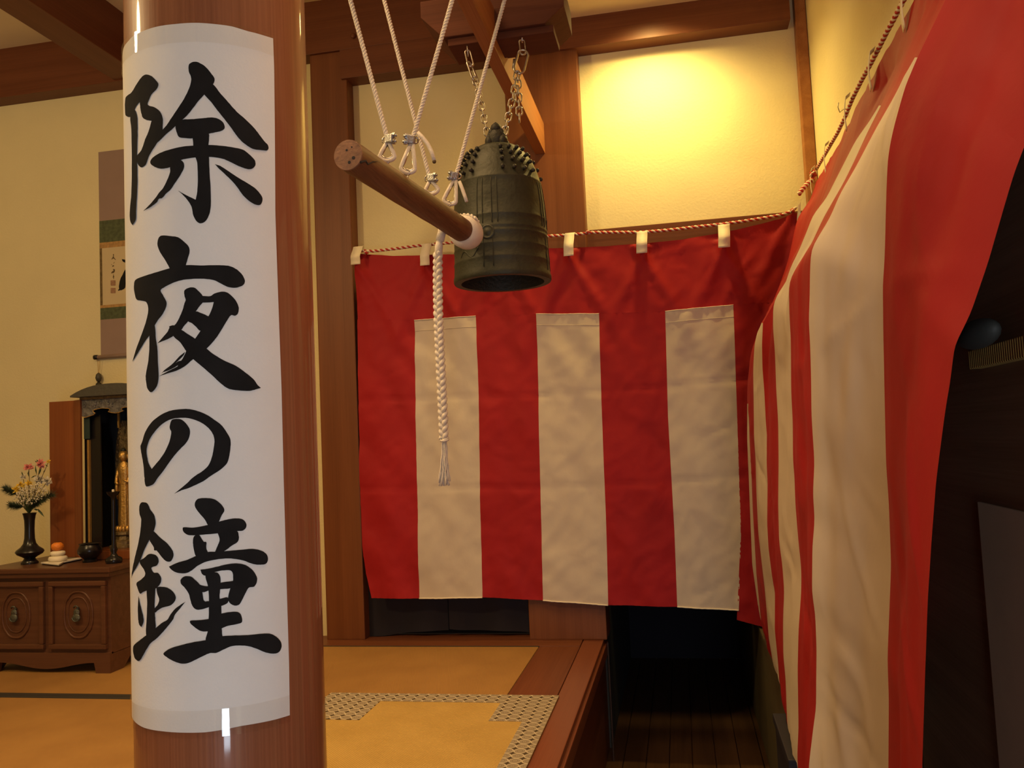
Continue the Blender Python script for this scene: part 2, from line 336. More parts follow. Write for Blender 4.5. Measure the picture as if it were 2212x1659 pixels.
# straw mat with the patterned border
t = thing('straw_mat', 'yellow woven straw mat with grey coil-patterned border by the floor edge', 'mat', (-1.0, 2.6, 0.002))
part('woven_field', B().box(-1.46, -0.515, 1.7, 3.343, 0.0022, 0.0055), 'goza', t, bevel=0.001, seg=1)
ZB = 0.0068
def flat(x0, x1, y0, y1, z): return B().box(x0, x1, y0, y1, z-0.0010, z)
part('patterned_border', flat(-1.46, -0.515, 3.243, 3.343, ZB), 'coils', t)
part('patterned_border', flat(-0.605, -0.515, 1.7, 3.2428, ZB), 'coils', t)
part('patterned_corner', flat(-0.727, -0.6052, 3.033, 3.2428, ZB), 'coils', t)
part('patterned_corner', flat(-1.46, -1.212, 3.017, 3.2428, ZB), 'coils', t)

# ------------------------------------------------------------------ round pillar and the calligraphy
PCX, PCY, PR = -0.826, 1.450, 0.165
prof = [(PR, 0.0), (PR, 0.4), (PR*0.9995, 1.2), (PR*0.998, 2.2), (PR*0.997, 3.48)]
b = B(); b.lathe(prof, (PCX, PCY, 0.0), 96); lone('round_pillar', b, 'pillar', 'polished round wooden pillar carrying the black-inked paper sign', 'pillar', smooth=True, auto=0.7)
def cyl(x, y, rad=PR+0.0025):
    v = ray(x, y); a = v.x*v.x+v.y*v.y; bb = -2*(v.x*PCX+v.y*PCY); c = PCX**2+PCY**2-rad*rad
    dsc = bb*bb-4*a*c
    t = (-bb-math.sqrt(max(dsc, 0)))/2/a; P = EYE+v*t
    return math.atan2(P.x-PCX, -(P.y-PCY)), P.z          # angle round the pillar (0 = facing the camera's side), height
def lift(th, z):      # the paper's loose left edge stands away from the wood
    e = max(0.0, min(1.0, (-th-0.95)/0.9))
    return e*e*(0.028*math.exp(-((z-1.42)/0.24)**2)+0.006*math.exp(-((z-0.95)/0.3)**2))
def wrap(th, z, off=0.0): r = PR+0.0022+off+lift(th, z); return Vector((PCX+r*math.sin(th), PCY-r*math.cos(th), z))
sheet = thing('calligraphy_sheet', 'long white paper with four large black brushed characters wrapped round the pillar', 'paper sign', (PCX, PCY-PR, 0.5))
top_px = [(276, 90), (285, 79), (308, 67), (342, 56.5), (376, 52), (421, 49), (466, 52), (500, 56.5), (534, 67), (568, 76), (590, 82.5)]
bot_px = [(288, 1555), (310, 1572), (353, 1580), (407, 1583), (443, 1582), (466, 1579), (522, 1568), (592, 1555), (626.5, 1545)]
rgt_px = [(590, 82.5), (594, 200), (596, 500), (609, 870), (613.5, 1060), (625, 1440), (626.5, 1545)]
tz = sorted(cyl(*p) for p in top_px); bz = sorted(cyl(*p) for p in bot_px); rz = sorted((z, th) for th, z in (cyl(*p) for p in rgt_px))
def lin(tab, x):
    if x <= tab[0][0]: return tab[0][1]
    for (a, ya), (c, yc) in zip(tab, tab[1:]):
        if x <= c: return ya+(yc-ya)*(x-a)/max(c-a, 1e-9)
    return tab[-1][1]
TH0 = -1.62
def sheet_grid(z_lo, z_hi, off, nu=48, nv=90):
    b = B(); vs = []
    for j in range(nv+1):
        for i in range(nu+1):
            u = i/nu; v = j/nv
            th1 = lin(rz, 1.7-1.15*(1-v)) if z_hi is None else lin(rz, z_lo+(z_hi-z_lo)*v)
            th = TH0+(th1-TH0)*u
            zt = lin(tz, th); zb = lin(bz, th)
            z = (zb+(zt-zb)*v) if z_hi is None else (z_lo+(z_hi-z_lo)*v)
            wv = 0.0006*noise.noise(Vector((th*5, z*4, 0)))
            vs.append(wrap(th, z, off+wv))
    fs = [(j*(nu+1)+i, j*(nu+1)+i+1, (j+1)*(nu+1)+i+1, (j+1)*(nu+1)+i) for j in range(nv) for i in range(nu)]
    return b.add(vs, fs)
part('paper', sheet_grid(0, None, 0.0), 'paper', sheet, smooth=True)
ztop = sum(z for _, z in tz)/len(tz); zbot = sum(z for _, z in bz)/len(bz)
print('paper z', ztop, zbot)
part('clear_tape', sheet_grid(ztop-0.034, ztop+0.004, 0.0022, 48, 4), 'tape', sheet, smooth=True, label='clear tape strip across the top edge')
part('clear_tape', sheet_grid(zbot-0.010, zbot+0.034, 0.0022, 48, 4), 'tape', sheet, smooth=True, label='clear tape strip across the bottom edge')

def smooth_poly(pts, sub=5):
    n = len(pts); out = []
    for i in range(n):
        p0, p1, p2, p3 = (Vector(pts[(i+k-1) % n]) for k in range(4))
        a1 = (p1-p0); a2 = (p2-p1)
        sharp = a1.length > 1 and a2.length > 1 and a1.normalized().dot(a2.normalized()) < -0.1
        a3 = (p3-p2); sharp2 = a3.length > 1 and a2.normalized().dot(a3.normalized()) < -0.1
        m1 = (p2-p0)*0.5 if not sharp else (p2-p1)*0.6
        m2 = (p3-p1)*0.5 if not sharp2 else (p2-p1)*0.6
        m1 = m1*min(1, a2.length/max(m1.length, 1e-6)); m2 = m2*min(1, a2.length/max(m2.length, 1e-6))
        for k in range(sub):
            t = k/sub; h1 = 2*t**3-3*t**2+1; h2 = t**3-2*t**2+t; h3 = -2*t**3+3*t**2; h4 = t**3-t**2
            q = p1*h1+m1*h2+p2*h3+m2*h4
            q = q+Vector((noise.noise(Vector((q.x*.06, q.y*.06, 3))), noise.noise(Vector((q.x*.06, q.y*.06, 9)))))*1.7
            out.append(q)
    return out
def inside(p, poly):
    c = False; n = len(poly)
    for i in range(n):
        a, b_ = poly[i], poly[(i+1) % n]
        if (a.y > p.y) != (b_.y > p.y) and p.x < (b_.x-a.x)*(p.y-a.y)/(b_.y-a.y)+a.x: c = not c
    return c
def ink_stroke(b, pts, ox, oy, sc, off, cell=24):
    poly = smooth_poly(pts)
    xs = [p.x for p in poly]; ys = [p.y for p in poly]
    extra = []
    y = min(ys)+cell/2
    while y < max(ys):
        x = min(xs)+cell/2
        while x < max(xs):
            q = Vector((x, y))
            if inside(q, poly) and min((q-p).length for p in poly) > cell*0.3: extra.append(q)
            x += cell
        y += cell
    co = [Vector((p.x, p.y)) for p in poly]+extra; n = len(poly)
    r = delaunay_2d_cdt(co, [], [list(range(n))], 1, 1e-4)
    vs = []
    for p in r[0]:
        th, z = cyl(ox+p.x/sc, oy+p.y/sc); vs.append(wrap(th, z, off))
    b.add(vs, [tuple(f) for f in r[2]])
S1 = [
 [(95,400),(150,350),(200,270),(250,200),(290,180),(340,195),(385,240),(405,275),(385,320),(345,360),(320,410),(305,465),(370,490),(420,530),(445,590),(445,650),(440,720),(400,810),(350,890),(315,950),(285,1030),(245,1055),(215,1030),(200,990),(195,955),(245,890),(280,790),(310,720),(340,615),(300,610),(260,590),(245,550),(235,500),(230,440),(215,455),(185,500),(170,560),(135,580),(95,560)],
 [(150,540),(185,515),(197,540),(208,600),(208,750),(203,960),(207,1100),(205,1250),(195,1450),(190,1550),(160,1600),(140,1560),(135,1480),(150,1300),(155,1000),(150,700),(140,590)],
 [(690,90),(720,65),(760,60),(800,75),(850,110),(900,170),(932,220),(920,270),(880,310),(835,370),(780,430),(720,510),(660,580),(600,630),(540,690),(480,740),(430,790),(395,822),(430,720),(480,660),(540,570),(600,480),(650,400),(700,290),(712,210),(690,150)],
 [(850,250),(920,275),(980,350),(1060,440),(1140,530),(1220,600),(1300,680),(1340,730),(1400,810),(1435,850),(1430,893),(1370,892),(1290,880),(1210,830),(1150,770),(1100,700),(1040,620),(960,520),(900,440),(835,370),(800,320)],
 [(565,670),(580,625),(640,605),(740,600),(840,590),(900,585),(960,595),(1010,630),(1028,680),(1000,710),(940,725),(870,740),(800,765),(720,782),(660,780),(600,770),(575,720)],
 [(720,730),(870,730),(880,790),(875,850),(880,960),(885,1100),(895,1250),(898,1400),(885,1490),(850,1560),(800,1583),(760,1560),(730,1500),(720,1440),(690,1380),(640,1320),(590,1275),(680,1325),(755,1360),(770,1280),(775,1150),(770,1020),(755,965),(735,900),(730,820)],
 [(328,1005),(350,965),(420,920),(520,885),(620,862),(740,850),(900,845),(1020,855),(1120,870),(1200,890),(1260,935),(1310,990),(1313,1040),(1270,1073),(1200,1060),(1130,1030),(1080,1005),(1010,975),(900,958),(750,962),(620,985),(600,1010),(520,1052),(440,1068),(380,1055),(340,1030)],
 [(520,1040),(600,985),(640,1010),(645,1060),(610,1130),(560,1205),(520,1265),(480,1300),(440,1345),(410,1352),(390,1385),(330,1430),(262,1468),(330,1400),(380,1340),(415,1290),(450,1250),(490,1170),(515,1100)],
 [(935,1025),(990,1045),(1060,1090),(1150,1150),(1250,1210),(1320,1260),(1370,1320),(1382,1360),(1365,1405),(1320,1408),(1260,1375),(1200,1320),(1150,1250),(1110,1200),(1030,1120),(970,1065)]]
S2 = [
 [(395,150),(410,100),(440,82),(520,88),(590,100),(650,145),(690,190),(697,240),(680,300),(660,370),(650,400),(520,400),(500,370),(465,310),(420,240),(400,190)],
 [(190,500),(270,465),(380,430),(510,392),(660,362),(800,365),(950,362),(1060,368),(1130,395),(1190,450),(1217,510),(1200,550),(1130,575),(1060,568),(1000,540),(930,505),(850,492),(760,490),(640,500),(540,530),(460,570),(425,600),(450,650),(480,710),(475,760),(440,830),(400,880),(370,930),(330,1010),(280,1080),(230,1160),(190,1225),(160,1275),(190,1170),(230,1060),(280,920),(305,820),(308,760),(290,710),(240,695),(200,685),(180,620),(175,560)],
 [(330,900),(370,930),(380,1050),(395,1150),(400,1280),(407,1400),(395,1490),(360,1545),(330,1558),(300,1520),(287,1440),(287,1390),(310,1260),(320,1130),(320,1000)],
 [(650,600),(690,575),(740,573),(775,600),(820,650),(830,700),(790,750),(755,800),(690,885),(650,930),(620,970),(560,1020),(500,1055),(440,1080),(395,1100),(440,1050),(490,990),(515,945),(555,930),(590,880),(630,790),(650,720),(660,690),(648,640)],
 [(800,655),(890,655),(930,630),(1000,612),(1050,620),(1100,660),(1140,710),(1160,770),(1150,820),(1125,838),(1085,835),(1040,900),(980,1000),(930,1070),(870,1135),(820,1180),(730,1250),(670,1292),(610,1330),(560,1355),(600,1290),(640,1230),(665,1175),(720,1090),(750,1055),(800,980),(830,920),(875,845),(905,780),(925,710),(830,715),(800,700)],
 [(685,885),(755,800),(800,812),(850,832),(885,860),(860,940),(800,980),(760,945),(720,910)],
 [(505,940),(550,930),(620,970),(680,1010),(750,1055),(810,1100),(860,1150),(920,1200),(1020,1260),(1130,1310),(1230,1380),(1300,1440),(1335,1490),(1368,1520),(1330,1530),(1260,1547),(1130,1540),(1060,1525),(1000,1485),(920,1410),(830,1330),(740,1255),(665,1170),(610,1090),(550,1035)],
 [(655,1180),(640,1215),(560,1290),(480,1350),(430,1385),(470,1345),(540,1290),(600,1225)],
 [(720,1255),(660,1310),(590,1350),(500,1380),(410,1410),(500,1360),(580,1320),(650,1280)],
 [(640,1260),(590,1305),(520,1345),(440,1375),(520,1320),(590,1270)]]
S3 = [
 [(650,320),(670,265),(720,248),(780,255),(830,290),(880,360),(888,420),(870,490),(830,550),(760,620),(700,690),(640,770),(570,870),(500,960),(460,1020),(420,1045),(370,1055),(355,1030),(350,950),(400,880),(430,850),(480,790),(530,730),(590,640),(640,530),(660,450),(665,400),(648,360)],
 [(350,960),(340,850),(325,740),(305,630),(300,570),(320,520),(350,420),(400,330),(460,260),(560,190),(660,150),(780,132),(880,132),(980,155),(1090,200),(1180,260),(1260,320),(1320,400),(1365,480),(1373,540),(1365,640),(1345,740),(1320,790),(1250,855),(1150,920),(1050,990),(960,1035),(870,1075),(790,1100),(700,1143),(790,1070),(860,1010),(910,960),(970,915),(1040,870),(1110,800),(1150,700),(1170,600),(1180,510),(1165,440),(1120,370),(1050,310),(960,265),(870,240),(790,235),(700,243),(620,270),(540,325),(470,400),(410,490),(375,590),(372,660),(390,760),(410,810),(435,860),(400,960)]]
S4 = [
 [(225,150),(240,115),(265,108),(300,120),(330,180),(365,230),(378,300),(365,370),(325,455),(280,540),(240,640),(200,720),(165,780),(150,825),(160,740),(185,620),(215,500),(235,380),(243,270),(228,220)],
 [(320,455),(340,380),(365,385),(420,440),(490,500),(540,570),(545,620),(520,665),(480,665),(440,630),(390,565),(365,560),(360,530)],
 [(230,660),(270,635),(310,600),(350,597),(390,615),(408,660),(390,705),(340,725),(360,770),(400,775),(430,820),(425,870),(400,905),(385,920),(300,940),(260,955),(232,970),(210,920),(200,870),(240,840),(280,795),(270,745),(240,700)],
 [(300,920),(380,905),(372,1000),(370,1100),(375,1200),(380,1290),(370,1370),(293,1370),(295,1200),(300,1050)],
 [(390,915),(430,905),(490,915),(540,950),(568,1000),(560,1040),(520,1080),(450,1100),(410,1120),(375,1150),(365,1120),(400,1070),(413,1025),(395,970)],
 [(218,990),(230,1060),(245,1120),(262,1190),(265,1240),(245,1285),(225,1260),(215,1200),(213,1100)],
 [(170,1470),(230,1410),(295,1360),(380,1295),(440,1245),(490,1215),(520,1165),(560,1115),(600,1085),(660,1045),(600,1120),(560,1170),(545,1210),(500,1270),(440,1340),(380,1400),(330,1440),(280,1520),(240,1590),(215,1605),(180,1570)],
 [(750,110),(780,75),(870,70),(940,85),(1000,135),(1025,185),(1000,230),(975,290),(960,330),(880,330),(840,270),(780,200),(750,150)],
 [(640,345),(720,348),(800,338),(880,320),(980,290),(1060,270),(1130,260),(1190,268),(1225,300),(1230,340),(1200,375),(1140,380),(960,402),(850,412),(740,420),(680,415),(640,385)],
 [(735,440),(760,415),(790,420),(830,480),(855,485),(855,540),(870,585),(860,620),(765,620),(740,560),(730,490)],
 [(960,395),(1140,380),(1160,430),(1150,480),(1090,520),(1020,570),(930,590),(960,520),(980,460)],
 [(505,715),(580,680),(680,650),(765,612),(870,578),(960,575),(1080,565),(1200,555),(1290,548),(1370,565),(1420,600),(1433,650),(1410,690),(1350,697),(1290,690),(1210,660),(1140,645),(1050,638),(950,648),(850,670),(770,710),(720,750),(660,778),(580,772),(530,745)],
 [(615,840),(650,808),(710,810),(750,840),(790,880),(815,940),(830,1030),(850,1050),(860,1100),(780,1122),(740,1105),(715,1060),(690,970),(650,910),(620,880)],
 [(800,745),(870,735),(960,715),(1050,693),(1140,685),(1220,700),(1290,750),(1330,820),(1325,870),(1300,905),(1255,912),(1220,970),(1190,1030),(1160,1075),(1110,1080),(1070,1050),(1060,1000),(1080,920),(1105,850),(1095,760),(1020,750),(940,765),(860,800),(820,790)],
 [(780,880),(860,900),(1000,865),(1110,850),(1090,915),(980,928),(880,940),(815,955)],
 [(820,1048),(880,1040),(1000,1015),(1050,1005),(1065,1030),(1050,1060),(995,1085),(900,1090),(840,1105)],
 [(850,790),(950,770),(985,810),(988,900),(980,1000),(995,1080),(997,1150),(1000,1290),(1008,1370),(1040,1420),(860,1420),(870,1320),(878,1200),(880,1050),(875,920)],
 [(705,1225),(780,1220),(880,1207),(990,1160),(1080,1143),(1150,1143),(1180,1170),(1190,1235),(1150,1255),(1050,1275),(990,1300),(870,1325),(800,1320),(740,1280),(708,1250)],
 [(455,1535),(510,1490),(600,1460),(720,1430),(850,1408),(950,1375),(1100,1365),(1250,1360),(1380,1347),(1460,1350),(1520,1385),(1555,1430),(1558,1480),(1530,1525),(1470,1535),(1400,1520),(1330,1490),(1250,1465),(1160,1458),(1090,1465),(1020,1495),(950,1527),(890,1530),(820,1560),(740,1600),(680,1625),(620,1628),(550,1605),(490,1570)]]
for S, ox, oy, sc, lab in ((S1, 250, 120, 4.365, 'topmost brushed character, 除'), (S2, 250, 490, 4.365, 'second brushed character, 夜'),
                           (S3, 250, 860, 5.53, 'third brushed character, a looped の'), (S4, 250, 1060, 4.365, 'lowest brushed character, 鐘')):
    b = B()
    for k, st in enumerate(S): ink_stroke(b, st, ox, oy, sc, 0.0009+0.00004*k, 24*sc/4.365)
    part('brushed_character', b, 'ink', sheet, label=lab)

# ------------------------------------------------------------------ curtains
def resample(poly, n, key=lambda p: -p.z):
    L_ = [0.0]
    for a, c in zip(poly, poly[1:]): L_.append(L_[-1]+(c-a).length)
    out = []
    for k in range(n+1):
        s = L_[-1]*k/n
        for i in range(len(L_)-1):
            if s <= L_[i+1]+1e-9:
                t = (s-L_[i])/max(L_[i+1]-L_[i], 1e-9); out.append(poly[i].lerp(poly[i+1], t)); break
        else: out.append(poly[-1].copy())
    return out
def smooth3(pts, it=1):
    for _ in range(it):
        q = [p.copy() for p in pts]
        for i in range(1, len(pts)-1): q[i] = pts[i]*0.5+(pts[i-1]+pts[i+1])*0.25
        pts = q
    return pts
def ruled(colA, colB, nu, disp):
    """cloth between two edge curves (same number of points)"""
    n = len(colA); vs = []; b = B()
    for j in range(n):
        for i in range(nu+1):
            p = colA[j].lerp(colB[j], i/nu); vs.append(disp(p, i/nu, j/(n-1)))
    return b.add(vs, [(j*(nu+1)+i, j*(nu+1)+i+1, (j+1)*(nu+1)+i+1, (j+1)*(nu+1)+i) for j in range(n-1) for i in range(nu)])

YB = 4.245
def bp(x, y): return onY(x, y, YB)
topline = [(768,548),(790,549),(850,553),(925,551),(1000,549),(1050,546),(1150,538),(1231,535),(1310,532),(1387,526),(1475,518),(1560,503),(1640,485),(1728,461)]
tabs_px = [(777, 536, 576, 20), (925, 529, 578, 20), (1085, 518, 560, 21), (1231.5, 507, 558, 21), (1387.5, 503, 552, 23), (1563, 488, 540, 25)]
TAB = [(bp(x, y1).x, bp(x, y1).z) for x, y0, y1, wd in tabs_px]+[(0.60, 2.05)]
TL = [(bp(*p).x, bp(*p).z) for p in topline]
def back_disp(p, u, v):
    dy = 0.010*noise.noise(Vector((p.x*3.0+5, p.z*1.1, 1.0)))+0.006*noise.noise(Vector((p.x*9+p.z*6, p.z*5, 4.0)))
    for (xt, zt) in TAB:                                     # folds that fan out below each hanging loop
        for s, am in ((0.55, 0.020), (-0.55, 0.016), (0.12, 0.012)):
            d = zt-p.z
            if d > -0.05: dy -= am*math.exp(-((p.x-xt-s*d)/(0.022+0.05*max(d, 0)))**2)*math.exp(-max(d, 0)/0.42)
    for zc in (1.24, 0.775):                                  # pressed crease lines
        dy += 0.006*math.exp(-abs(p.z-zc-0.012*math.sin(p.x*3))/0.008)
    dy += 0.012*math.sin(p.x*21+p.z*7.0)*noise.noise(Vector((p.x*4, p.z*2.2, 7)))
    rd = abs(noise.noise(Vector((p.x*5-p.z*3.2, p.z*2.6+p.x*1.5, 11.0)))); dy += 0.009*max(0, 0.16-rd)/0.16*noise.noise(Vector((p.x*2, p.z*2, 3)))
    rd = abs(noise.noise(Vector((p.x*11-p.z*9, p.z*6+p.x*3, 21.0)))); dy -= 0.003*max(0, 0.2-rd)/0.2
    edge = max(0, 1-min(abs(v), abs(1-v))/0.03)
    dy += 0.002*math.sin(p.x*180)*edge
    return Vector((p.x, p.y+dy, p.z))
cur = thing('striped_curtain', 'red and white striped ceremonial curtain hanging across the back wall behind the bell', 'curtain', (bp(1250, 1300).x, YB, bp(1250, 1300).z))
bounds = [
 [(768,548),(772,690),(775,860),(777,1050),(783,1180),(790,1240),(803,1292)],
 [(895,692),(897,860),(903,1130),(905,1293)], [(1028,683),(1034,860),(1038,1120),(1043,1290)],
 [(1159,679),(1163,860),(1169,1110),(1173,1297)], [(1294,678),(1299,860),(1309,1120),(1314,1307)],
 [(1437,673),(1443,900),(1457,1150),(1463,1311)], [(1584,659),(1591,860),(1601,1150),(1596,1319)],
 [(1735,650),(1750,900),(1765,1200),(1772,1390)]]
cols = []
for i, bd in enumerate(bounds):
    P = [bp(*q) for q in bd]
    if i == 0: P = [p for p in P if p.z < bp(772, 690).z+1e-6]
    cols.append(resample(P, 80))
topz = lambda x: lin(TL, x)
# red band across the top (its lower edge follows the tops of the stripes)
lower = [c[0] for c in cols]
lowt = sorted((p.x, p.z) for p in lower)
nb = 150; vs = []; b = B(); xl = TL[0][0]; xr_ = TL[-1][0]; nr = 26
for j in range(nr+1):
    for i in range(nb+1):
        x = xl+(xr_-xl)*i/nb; zt = topz(x); zb = lin(lowt, x); z = zt+(zb-zt)*j/nr
        vs.append(back_disp(Vector((x, YB, z)), i/nb, 0.5))
b.add(vs, [(j*(nb+1)+i, j*(nb+1)+i+1, (j+1)*(nb+1)+i+1, (j+1)*(nb+1)+i) for j in range(nr) for i in range(nb)])
part('top_band', b, 'red', cur, smooth=True, label='red top band')
for i in range(7):
    red = i % 2 == 0
    A, C = cols[i], cols[i+1]
    if i == 6:
        A = resample([bp(*q) for q in [(1584,659),(1591,860),(1600,1150),(1592,1340)]], 80)
        C = resample([bp(*q) for q in [(1735,650),(1750,900),(1765,1200),(1772,1385)]], 80)
    b = ruled(A, C, 22, back_disp)
    part('cloth_panel', b, 'red' if red else 'white', cur, smooth=True, label=('red' if red else 'white')+' vertical cloth stripe')
    if not red:      # hem and heading seam of each white stripe
        for tt, zz, rr in ((0, 0.0, 0.0022), (-1, 0.0, 0.0035)):
            row = [back_disp(A[tt].lerp(C[tt], k/22), k/22, 0 if tt == 0 else 1)+Vector((0, -0.003, 0)) for k in range(23)]
            part('hem', B().tube(row, rr, 6), 'tab', cur, smooth=True)
        row = [back_disp(A[3].lerp(C[3], k/22), k/22, 0.04)+Vector((0, -0.0012, -0.002)) for k in range(23)]
        part('seam', B().tube(row, 0.0012, 5), 'white', cur)
for x, y0, y1, wd in tabs_px:
    p0, p1 = bp(x, y0-4), bp(x, y1); hw = (bp(x+wd/2, y0)-bp(x-wd/2, y0)).length/2
    b = B(); n = 14; vs = []
    for k in range(n+1):
        t = k/n; c = p0.lerp(p1, t); yo = -0.022-0.040*min(1, t*1.6)+0.003*math.sin(t*9)
        if k == 0: yo = 0.0
        vs += [c+Vector((-hw, yo, 0)), c+Vector((hw, yo+0.002*math.sin(t*7), 0))]
    b.add(vs, [(2*k, 2*k+1, 2*k+3, 2*k+2) for k in range(n)])
    part('hanging_loop', b, 'tab', cur, smooth=True, solid=0.0018, label='white cloth hanging loop')

# ---- twisted red and white cord
def helix(path, r_s, r_h, pitch, phase, seg=6, step=None):
    pts = []; P = resample([Vector(p) for p in path], max(8, int(sum((Vector(b_)-Vector(a)).length for a, b_ in zip(path, path[1:]))/(pitch/8))))
    u = None; s = 0
    for i, p in enumerate(P):
        t = (P[min(i+1, len(P)-1)]-P[max(i-1, 0)]).normalized()
        if u is None: u = t.orthogonal().normalized()
        u = (u-t*u.dot(t)).normalized(); w_ = t.cross(u)
        if i: s += (p-P[i-1]).length
        a = 2*PI*s/pitch+phase; pts.append(p+(u*math.cos(a)+w_*math.sin(a))*r_h)
    return B().tube(pts, r_s, seg)
def twisted(name, path, label, pitch=0.030, rs=0.0052, cat='rope', group=None):
    t = thing(name, label, cat, path[0], group)
    for k, (nm, mt, ph) in enumerate((('red_strand', 'ropered', 0), ('white_strand', 'ropewhite', PI))):
        part(nm, helix(path, rs, rs*0.62, pitch, ph), mt, t, smooth=True)
    return t
rp = [(766,538),(782,543),(800,546),(850,539),(900,532),(930,529),(980,525),(1050,520),(1120,515),(1185,511),(1215,509),(1262,508),(1270,501),(1320,503),(1387,505),(1440,499),(1500,491),(1563,486),(1600,480),(1650,472),(1700,465),(1710,458),(1720,449)]
rope_back = [bp(x, y)+Vector((0, -0.012, 0)) for x, y in rp]
twisted('twisted_cord', smooth3(rope_back, 1), 'red and white twisted cord along the top of the back curtain')
def knot(c, r, lab, group='cord knots at the nails'):
    t = thing('cord_knot', lab, 'knot', c, group)
    for k in range(3):
        ax = Vector((math.cos(k*2.1), 0.3, math.sin(k*2.1))).normalized(); u = ax.orthogonal().normalized(); w_ = ax.cross(u)
        part('red_loop' if k % 2 == 0 else 'white_loop', B().tube([Vector(c)+(u*math.cos(a)+w_*math.sin(a))*r for a in [2*PI*i/14 for i in range(14)]], r*0.42, 6, closed=True), 'ropered' if k % 2 == 0 else 'ropewhite', t, smooth=True)
    return t
knot(bp(794, 547)+Vector((0, -0.02, 0)), 0.010, 'small red and white cord knot at the left end of the back curtain')
knot(bp(1270, 503)+Vector((0, -0.02, 0)), 0.008, 'small cord knot beside the square post, under the lit panel')
knot(bp(1711, 458)+Vector((0, -0.02, 0)), 0.010, 'small red cord knot in the corner where the curtains meet')

# ---- right curtain, drawn over the glass cabinet towards the camera
XRP = 0.71
rr_px = [(1748,392),(1762,368),(1790,320),(1812,283),(1828,252),(1838,214),(1860,178),(1882,134),(1893,118),(1915,68),(1940,24),(1955,0)]
rr = [onX(x, y, XRP) for x, y in rr_px]
d_ = (rr[-1]-rr[-3])
rr += [Vector((XRP, 2.1, 2.24)), Vector((XRP, 1.5, 2.22)), Vector((XRP, 1.0, 2.23))]
rr.sort(key=lambda p: -p.y)
print('rope right', [tuple(round(c, 2) for c in p) for p in rr])
ropez = sorted((p.y, p.z) for p in rr)
twisted('twisted_cord', smooth3(rr, 1), 'brownish red twisted cord along the top of the right-hand curtain')
YC = [4.10, 3.90, 3.53, 3.16, 2.79, 2.42, 2.03, 1.68, 1.32]
C0 = [(1722,470),(1705,555),(1690,600),(1665,665),(1645,700),(1630,737),(1621,765),(1616,820),(1614,872),(1614,950),(1617,1020),(1620,1100),(1625,1220),(1636,1330),(1640,1352)]
C1 = [(1724,476),(1707,558),(1692,603),(1667,668),(1646,703),(1631,739),(1622,767),(1617,822),(1617,872),(1619,950),(1623,1020),(1626,1100),(1634,1240),(1645,1352),(1652,1390)]
C2 = [(1690,610),(1668,660),(1647,697),(1636,717),(1630,744),(1628,777),(1627,804),(1628,862),(1629,946),(1632.5,997),(1634,1065),(1638,1150),(1646,1221),(1652,1272),(1656,1318),(1661,1381),(1669,1428)]
C3 = [(1692,612),(1669,662),(1648,698),(1646,744),(1647,794),(1651,845),(1654,906),(1657,946),(1656,997),(1658,1044),(1657,1129),(1660,1183),(1668,1247),(1674,1280),(1673.5,1360),(1680,1424),(1684,1478),(1692,1500)]
C4 = [(1902,228),(1848,304),(1785,428),(1756,465),(1744,497),(1719,558),(1702,602),(1676,642),(1670,663),(1670,710),(1674,761),(1677,845),(1681,912),(1682,997),(1681,1086),(1683,1171),(1690,1221),(1694,1276),(1691.5,1339),(1692,1415),(1697,1466),(1700,1550)]
C5 = [(1903,228),(1875,283),(1828,385),(1796,440),(1779,470),(1752,528),(1722,575),(1707,602),(1704,626),(1705,676),(1708,727),(1708.5,761),(1709,845),(1712.5,912),(1713,997),(1716,1025),(1718,1086),(1723,1150),(1731,1230),(1731,1276),(1725,1360),(1723,1445),(1724,1508),(1725,1571),(1722,1634)]
C6 = [(1981,124),(1958,156),(1932,208),(1892,278),(1848,362),(1814,420),(1793,470),(1762,521),(1753,538),(1750,575),(1749,642),(1747,693),(1750,744),(1752,811),(1753,896),(1756,946),(1759,990),(1759,1010),(1756,1065),(1760,1124),(1755,1179),(1754,1280),(1761,1327),(1764,1402),(1763,1487),(1763,1529),(1757,1571),(1747,1655),(1746,1730)]
C7 = [(1982,124),(1956,185),(1936,255),(1926,295),(1918,341),(1915,405),(1913,480),(1912,524),(1910,575),(1907,615),(1908,710),(1909,761),(1911,862),(1914,1000),(1920,1086),(1925,1221),(1922,1297),(1917,1424),(1920,1508),(1919,1659),(1920,1900)]
C8 = [(2285,100),(2245,220),(2212,318),(2190,376),(2171,440),(2134,568),(2097,676),(2062,747),(2052,828),(2043,879),(2034,946),(2022,1040),(2012,1171),(2004,1297),(1998,1466),(1992,1659),(1985,2100)]
CC = [C0, C1, C2, C3, C4, C5, C6, C7, C8]
WT = {0: 872, 1: 872, 2: 697, 3: 698, 4: 228, 5: 228, 6: 124, 7: 124, 8: 318}
low = []; upp = []
for i, (c, Y) in enumerate(zip(CC, YC)):
    P = [onY(x, y, Y) for x, y in c]
    zw = onY(*[q for q in c if q[1] >= WT[i]][0], Y).z
    lo = [p for p in P if p.z <= zw+1e-5]; up = [p for p in P if p.z >= zw-1e-5]
    hem = 0.09 if i > 1 else (0.20 if i == 0 else 0.13)
    zt = lin(ropez, Y)-0.07
    start = Vector((XRP-0.012, Y, zt))
    e0 = up[0]
    mid = start.lerp(e0, 0.5)+Vector((0.02, 0, 0.0))
    up = [start, mid]+up if (start-e0).length > 0.03 else [start]+up[1:]
    if lo[-1].z > hem: lo.append(Vector((lo[-1].x, Y, hem)))
    else:
        lo = [p for p in lo if p.z > hem]+[Vector((lo[-1].x, Y, hem))]
    low.append(smooth3(resample(lo, 110), 1)); upp.append(smooth3(resample(up, 40), 2))
